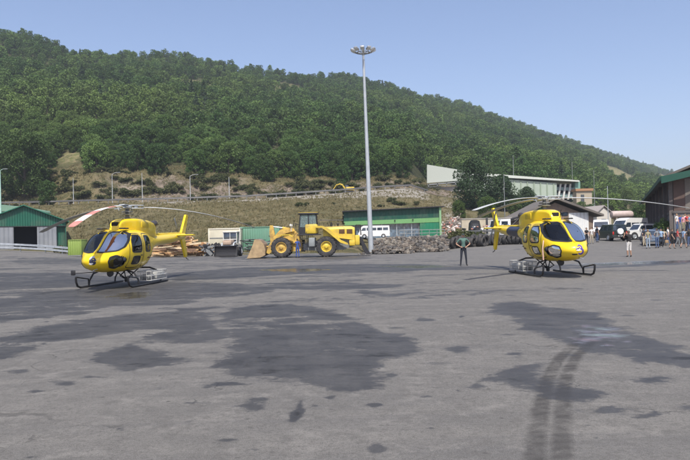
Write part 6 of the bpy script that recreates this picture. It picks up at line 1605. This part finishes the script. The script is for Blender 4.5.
def person(loc, face, label, top, legs, skin=SK, hair='hair', haircol=(.04, .025, .015), h=1.74, pose='stand', shorts=False, sleeve='short', shoes=(.03, .025, .02), cap=None, bulk=1.0, step=0.0, group=None, female=False, torso_mat=None):
    t = thing('person', loc, face, label, 'person', group); k = h/1.74
    V = []; E = []; Rr = []
    def a(p, r, par=None):
        V.append(Vector(p)); Rr.append(r if isinstance(r, tuple) else (r, r)); i = len(V)-1
        if par is not None: E.append((par, i))
        return i
    B = bulk; sw = .185 if not female else .165
    # x forward, y left, z up
    pel = a((0, 0, .95), (.145*B, .105*B)); wa = a((.0, 0, 1.08), (.13*B, .10*B), pel); ch = a((.01, 0, 1.26), (.155*B, .112*B), wa); ct = a((0, 0, 1.39), (.135*B, .095*B), ch)
    nk = a((.0, 0, 1.475), .052, ct); hb = a((.012, 0, 1.545), (.062, .068), nk); hm = a((.012, 0, 1.61), (.074, .088), hb); ht = a((.004, 0, 1.675), (.068, .080), hm)
    nz_ = a((.095, 0, 1.588), .012, hm); 
    for s in (-1, 1): a((.0, s*.083, 1.60), .014, hm)
    bones = [('torso', pel, ct), ('skin', nk, ht)]
    hipw = .088
    for s in (-1, 1):
        st = step*s; spread = {'hips': .07, 'stand': .03, 'walk': .0, 'lean': .03}.get(pose, .03)
        hp_ = a((0, s*hipw, .88), .088*B, pel); kn = a((.03+st*.32, s*(hipw+spread*.5), .49), .060*B, hp_); an = a((st*.55-.02-(abs(st)*.12 if st < 0 else 0), s*(hipw+spread), .10+(.07 if st < -.1 else 0)), .043 if not shorts else .036, kn)
        he = a((V[an].x-.01, V[an].y, .045+(.05 if st < -.1 else 0)), (.04, .032), an); to = a((V[an].x+.15, V[an].y+s*.03, .032), (.042, .026), he)
        sh = a((0, s*sw, 1.405), .062*B, ct)
        if pose == 'hips' : el = (-.07, s*(sw+.19), 1.16); wr = (.06, s*(sw-.01), 1.02); hd = Vector((.8, -s*.55, -.25)); up = Vector((0, s, .3))
        elif pose == 'up': el = (.20, s*(sw+.06), 1.22); wr = (.30, s*.10, 1.46); hd = Vector((.2, -s*.3, .9)); up = Vector((-1, 0, 0))
        elif pose == 'walk': el = (-.06-.14*st*1.6, s*(sw+.06), 1.14); wr = (.03-.30*st*1.6, s*(sw+.07), .92); hd = Vector((.25, 0, -1)); up = Vector((0, s, 0))
        elif pose == 'front': el = (.04, s*(sw+.07), 1.13); wr = (.22, s*.06, 1.08); hd = Vector((.5, -s*.8, 0)); up = Vector((0, 0, 1))
        elif pose == 'reach': el = (.12, s*(sw+.05), 1.25) if s > 0 else (-.03, s*(sw+.06), 1.12); wr = (.34, s*(sw), 1.38) if s > 0 else (.06, s*(sw+.05), .90); hd = Vector((.9, 0, .3)) if s > 0 else Vector((.2, 0, -1)); up = Vector((0, s, 0))
        else: el = (-.03, s*(sw+.07), 1.12); wr = (.05, s*(sw+.08), .88); hd = Vector((.15, 0, -1)); up = Vector((0, s, 0))
        e_ = a(el, .041*B**.5, sh); w_ = a(wr, (.027, .022), e_)
        hs = len(V); hand_chain(V, E, Rr, w_, V[w_].copy(), hd, up, s, .5)
        bones += [('leg_up', hp_, kn), ('leg_lo', kn, an), ('shoe', he, to), ('arm_up', sh, e_), ('arm_lo', e_, w_), ('hand', w_, hs)]
    me = bpy.data.meshes.new('sk'); me.from_pydata([tuple(v*k) for v in V], E, []); ob = bpy.data.objects.new('sk', me); COL.objects.link(ob)
    sm = ob.modifiers.new('s', 'SKIN'); sm.use_smooth_shade = True
    if not me.skin_vertices: me.attributes.new('skin_vertices', 'FLOAT', 'POINT') if False else None
    return_me = None
    # grow the surface ourselves when the skin layer cannot be made without an operator
    sv = me.skin_vertices[0].data if len(me.skin_vertices) else None
    if sv is None: raise RuntimeError('no skin layer')
    for i, r in enumerate(Rr): sv[i].radius = (r[0]*k, r[1]*k); sv[i].use_root = (i == 0)
    ss = ob.modifiers.new('ss', 'SUBSURF'); ss.levels = 1; ss.render_levels = 1
    dg = bpy.context.evaluated_depsgraph_get(); nm = bpy.data.meshes.new_from_object(ob.evaluated_get(dg)); COL.objects.unlink(ob); bpy.data.objects.remove(ob)
    mats = [skin, top, legs, pm('shoe_%.2f' % shoes[0], shoes, .6)]
    nm.materials.clear(); [nm.materials.append(q) for q in mats]
    segs = [(n, V[i]*k, V[j]*k) for n, i, j in bones]
    for p in nm.polygons:
        c = p.center; best = None; bd_ = 1e9
        for n, A_, B_ in segs:
            e = B_-A_; tt = max(0, min(1, (c-A_).dot(e)/max(e.length_squared, 1e-9))); d_ = (c-(A_+e*tt)).length
            if n == 'torso': d_ -= .07
            if n == 'leg_up': d_ -= .03
            if d_ < bd_: bd_ = d_; best = (n, tt)
        n, tt = best; z = c.z/k
        mi = {'torso': 1 if z > .97 else 2, 'skin': 0, 'leg_up': 2, 'leg_lo': (0 if shorts and z < .47 else 2), 'shoe': 3, 'arm_up': 1, 'arm_lo': 1 if sleeve == 'long' else 0, 'hand': 0}[n]
        if n == 'arm_up' and sleeve == 'short' and tt > .62: mi = 0
        if n == 'leg_lo' and z < .10: mi = 3
        if n == 'leg_lo' and not shorts: mi = 2 if z > .09 else 3
        p.material_index = mi
    bo = bpy.data.objects.new('body', nm); COL.objects.link(bo); bo.parent = t
    hc = pm('hair_%.3f_%.3f' % (haircol[0], haircol[1]), haircol, .8, 0, .2, 30)
    m = MB(); rings = []
    hx_, hz_ = .004, 1.635
    for j in range(8):
        el_ = -.15+j*(PI/2+.15)/7
        rg = []
        for i in range(16):
            th = 2*PI*i/16; fx = math.cos(th); front = max(0, fx); low = el_+(.45*front if j < 2 else .15*front*(1-j/7))-(.45*(1-front) if j == 0 else 0)*(1.4 if female else .8)
            rg.append(Vector((hx_+.098*math.cos(low)*fx-.006, .086*math.cos(low)*math.sin(th), hz_+.09*math.sin(low)))*k)
        rings.append(rg)
    m.loft(rings); m.build('cap' if cap else 'hair', cap or hc, t, 60)
    if cap: m = MB(); m.prism([(.05, 1.655), (.18, 1.638), (.18, 1.648), (.05, 1.67)], -.06, .06); m.v = [tuple(Vector(v)*k) for v in m.v]; m.build('cap_peak', cap, t)
    for s in (-1, 1): m = MB(); m.ball(Vector((.088, s*.03, 1.618))*k, .009*k, 6, 4); m.build('eye', M_black, t, 0)
    return t
def cloth(n, c, v=.12): return pm('cloth_'+n, c, .9, 0, v, 9, bump=.4, bs=25)
C_ = dict(green=cloth('green', (.085, .16, .135)), navy=cloth('navy', (.018, .022, .032)), black=cloth('black', (.016, .014, .014)), white=cloth('white', (.62, .60, .56)), blue=cloth('blue', (.035, .075, .26)), jean=cloth('jean', (.06, .10, .20)),
  beige=cloth('beige', (.42, .36, .26)), pink=cloth('pink', (.55, .26, .30)), red=cloth('red', (.42, .05, .05)), grey=cloth('grey', (.20, .21, .22)), sky=cloth('sky', (.26, .36, .50)), khaki=cloth('khaki', (.26, .23, .14)))
GL = -PI/2   # facing the camera
yel_hair = (.20, .13, .06)
gpos = G(463.5, 36.2)
gd = person(gpos, GL, 'standing guard in a green short sleeved shirt and dark trousers, hands on hips', C_['green'], C_['navy'], pose='hips', h=1.76, cap=pm('dark_cap', (.025, .04, .035), .8), shoes=(.015, .015, .015))
m = MB(); 
bp_ = [Vector((.148*math.cos(a)*1.0*.78, .155*math.sin(a), 1.0)) for a in np.linspace(0, 2*PI, 17)]; m.tube(bp_, .024, 6); m.build('belt', M_black, gd)
person(G(629, 43.6), PI/2+.2, 'man in a black shirt and white knee length shorts seen from behind, standing alone', C_['black'], C_['white'], SK2, pose='up', h=1.74, shorts=True, bulk=1.15, haircol=(.10, .08, .06))
person(G(297.5, 60.0), PI/2, 'mechanic in blue overalls at the ladder of the big wheel loader', C_['blue'], C_['blue'], pose='reach', h=1.72, sleeve='long')
person(G(648, 59.5), PI/2-.3, 'khaki topped person in pale jeans, left of the couple by the blue car', C_['khaki'], cloth('palejean', (.30, .36, .42)), pose='stand', h=1.72, female=True, haircol=yel_hair)
person(G(657, 60.0), PI/2+.3, 'person in grey vest and blue jeans, right of the couple by the blue car', C_['grey'], C_['jean'], pose='front', h=1.78)
person(G(672, 58.5), -PI*.15, 'walking man with black top and shorts, bare pale legs', C_['black'], C_['black'], pose='walk', step=.30, shorts=True, h=1.76)
person(G(683.5, 59), PI*.1, 'walking person in blue grey shirt and shorts at the right edge', C_['sky'], C_['grey'], pose='walk', step=-.36, shorts=True, h=1.74)
crowd = [(677, 'white', 'jean', .5, 'person in a white shirt at the left end of the crowd on the dock'), (680.5, 'blue', 'grey', 1.9, 'person in a dark blue shirt on the dock, second from its left end'),
 (683.5, 'pink', 'khaki', .6, 'person in a pink shirt near the dock front edge'), (687, 'red', 'navy', 1.2, 'person in a red shirt on the dock, near the right edge'), (690.5, 'sky', 'jean', .4, 'person in a light blue shirt half cut by the right edge on the dock'),
 (685.5, 'white', 'blue', 2.6, 'person in a white shirt at the back of the dock by the hall wall'), (679, 'pink', 'beige', 2.9, 'person in pink at the back left of the dock'), (689, 'beige', 'grey', 2.0, 'person in a beige shirt on the dock behind the red shirted one')]
for px, a_, b_, dd, lb in crowd:
    # stand on the deck: walk back from the dock front along the line of sight
    ex_ = Vector((math.cos(R(-22)), math.sin(R(-22)), 0)); ey_ = Vector((-ex_.y, ex_.x, 0)); u_ = (px-345)/F; o_ = dk.location+ey_*dd
    tt_ = (u_*o_.y-o_.x)/(ex_.x-u_*ex_.y); q_ = o_+ex_*tt_
    if not (0 < tt_ < 12): print('crowd off dock', px, tt_)
    person(Vector((q_.x, q_.y, dk.location.z+1.24)), random.uniform(-3, 0), lb, C_[a_], C_[b_], h=random.uniform(1.62, 1.82), pose=random.choice(['stand', 'front', 'hips']), female=random.random() < .4, haircol=random.choice([(.04, .025, .015), (.10, .06, .03), (.22, .15, .08)]))
for px, Yv, a_, b_, lb, f in [(586.5, 70, C_['black'], C_['navy'], 'person in black standing before the white shed door', -1.2), (591.5, 71, C_['white'], C_['beige'], 'person in a white top between the shed door and the parked van', -1.8),
    (597, 74, C_['navy'], C_['jean'], 'person in dark clothes at the front of the leftmost white van', .3), (620.5, 79, C_['red'], C_['navy'], 'person in a red top beside the off roader with the white wheel cover', 2.6)]:
    person(G(px, Yv), f, lb, a_, b_, h=random.uniform(1.65, 1.8), pose=random.choice(['stand', 'front']))
for px, Yv, a_, b_, lb, f, ps, stp in [(664, 63.5, C_['beige'], C_['navy'], 'person in a beige shirt between the blue grey car and the walking man in black', 1.2, 'stand', 0), (668, 64.5, C_['white'], C_['jean'], 'person in white with blue jeans in front of the bright green bush', 2.6, 'walk', .2),
    (677.5, 62.5, C_['red'], C_['grey'], 'person in a red top walking between the dock and the walking pair', -.4, 'walk', .3), (689, 61.5, C_['black'], C_['jean'], 'person in black before the dark dock at the right edge', 1.8, 'front', 0),
    (644, 64, C_['navy'], C_['beige'], 'person in a navy top left of the couple by the blue grey car', 2.2, 'hips', 0), (661, 61.5, C_['sky'], C_['navy'], 'person in a light blue shirt just right of the couple', -1.9, 'stand', 0)]:
    person(G(px, Yv), f, lb, a_, b_, h=random.uniform(1.62, 1.8), pose=ps, step=stp)
# handbag and planters
hb_ = thing('handbag', G(666.6, 58.4, .52), .3, 'small tan bag hanging beside the walking man in black', 'bag')
m = MB(); m.box((0, 0, .12), (.34, .12, .26), .04); m.build('bag_body', cloth('tan', (.30, .20, .11)), hb_); m = MB(); m.tube([(-.12, 0, .24), (-.08, 0, .42), (.08, 0, .42), (.12, 0, .24)], .01, 5); m.build('strap', M_black, hb_)
for px, Yv, s, lb in [(665, 72, .95, 'bright green bush in the planter by the brick hall wall'), (658.5, 76, .7, 'smaller bush left of the bright green one by the brick hall'), (676, 78, .9, 'green bush behind the crowd under the brick hall windows')]:
    p = G(px, Yv); o = bpy.data.objects.new('planter_bush', crown('scrub', 2.2, 2.2, 900, .2).mesh('foliage', MATS['broad_leaves'], smooth=0, fix=False)); COL.objects.link(o); o.location = p+Vector((0, 0, .45)); o.scale = (s, s, s); tag(o, lb, 'bush')
    q = thing('planter', p, R(-22), 'concrete planter box under the %s' % lb.replace(' in the planter', '').replace(' by the brick hall wall', '').replace(' by the brick hall', '').replace(' under the brick hall windows', ''), 'planter')
    m = MB(); m.b2(-.7, .7, -.7, .7, 0, .5, .04); m.build('box', M_conc, q); m = MB(); m.b2(-.6, .6, -.6, .6, .5, .56); m.build('soil', pm('soil', (.08, .06, .04), .95), q)
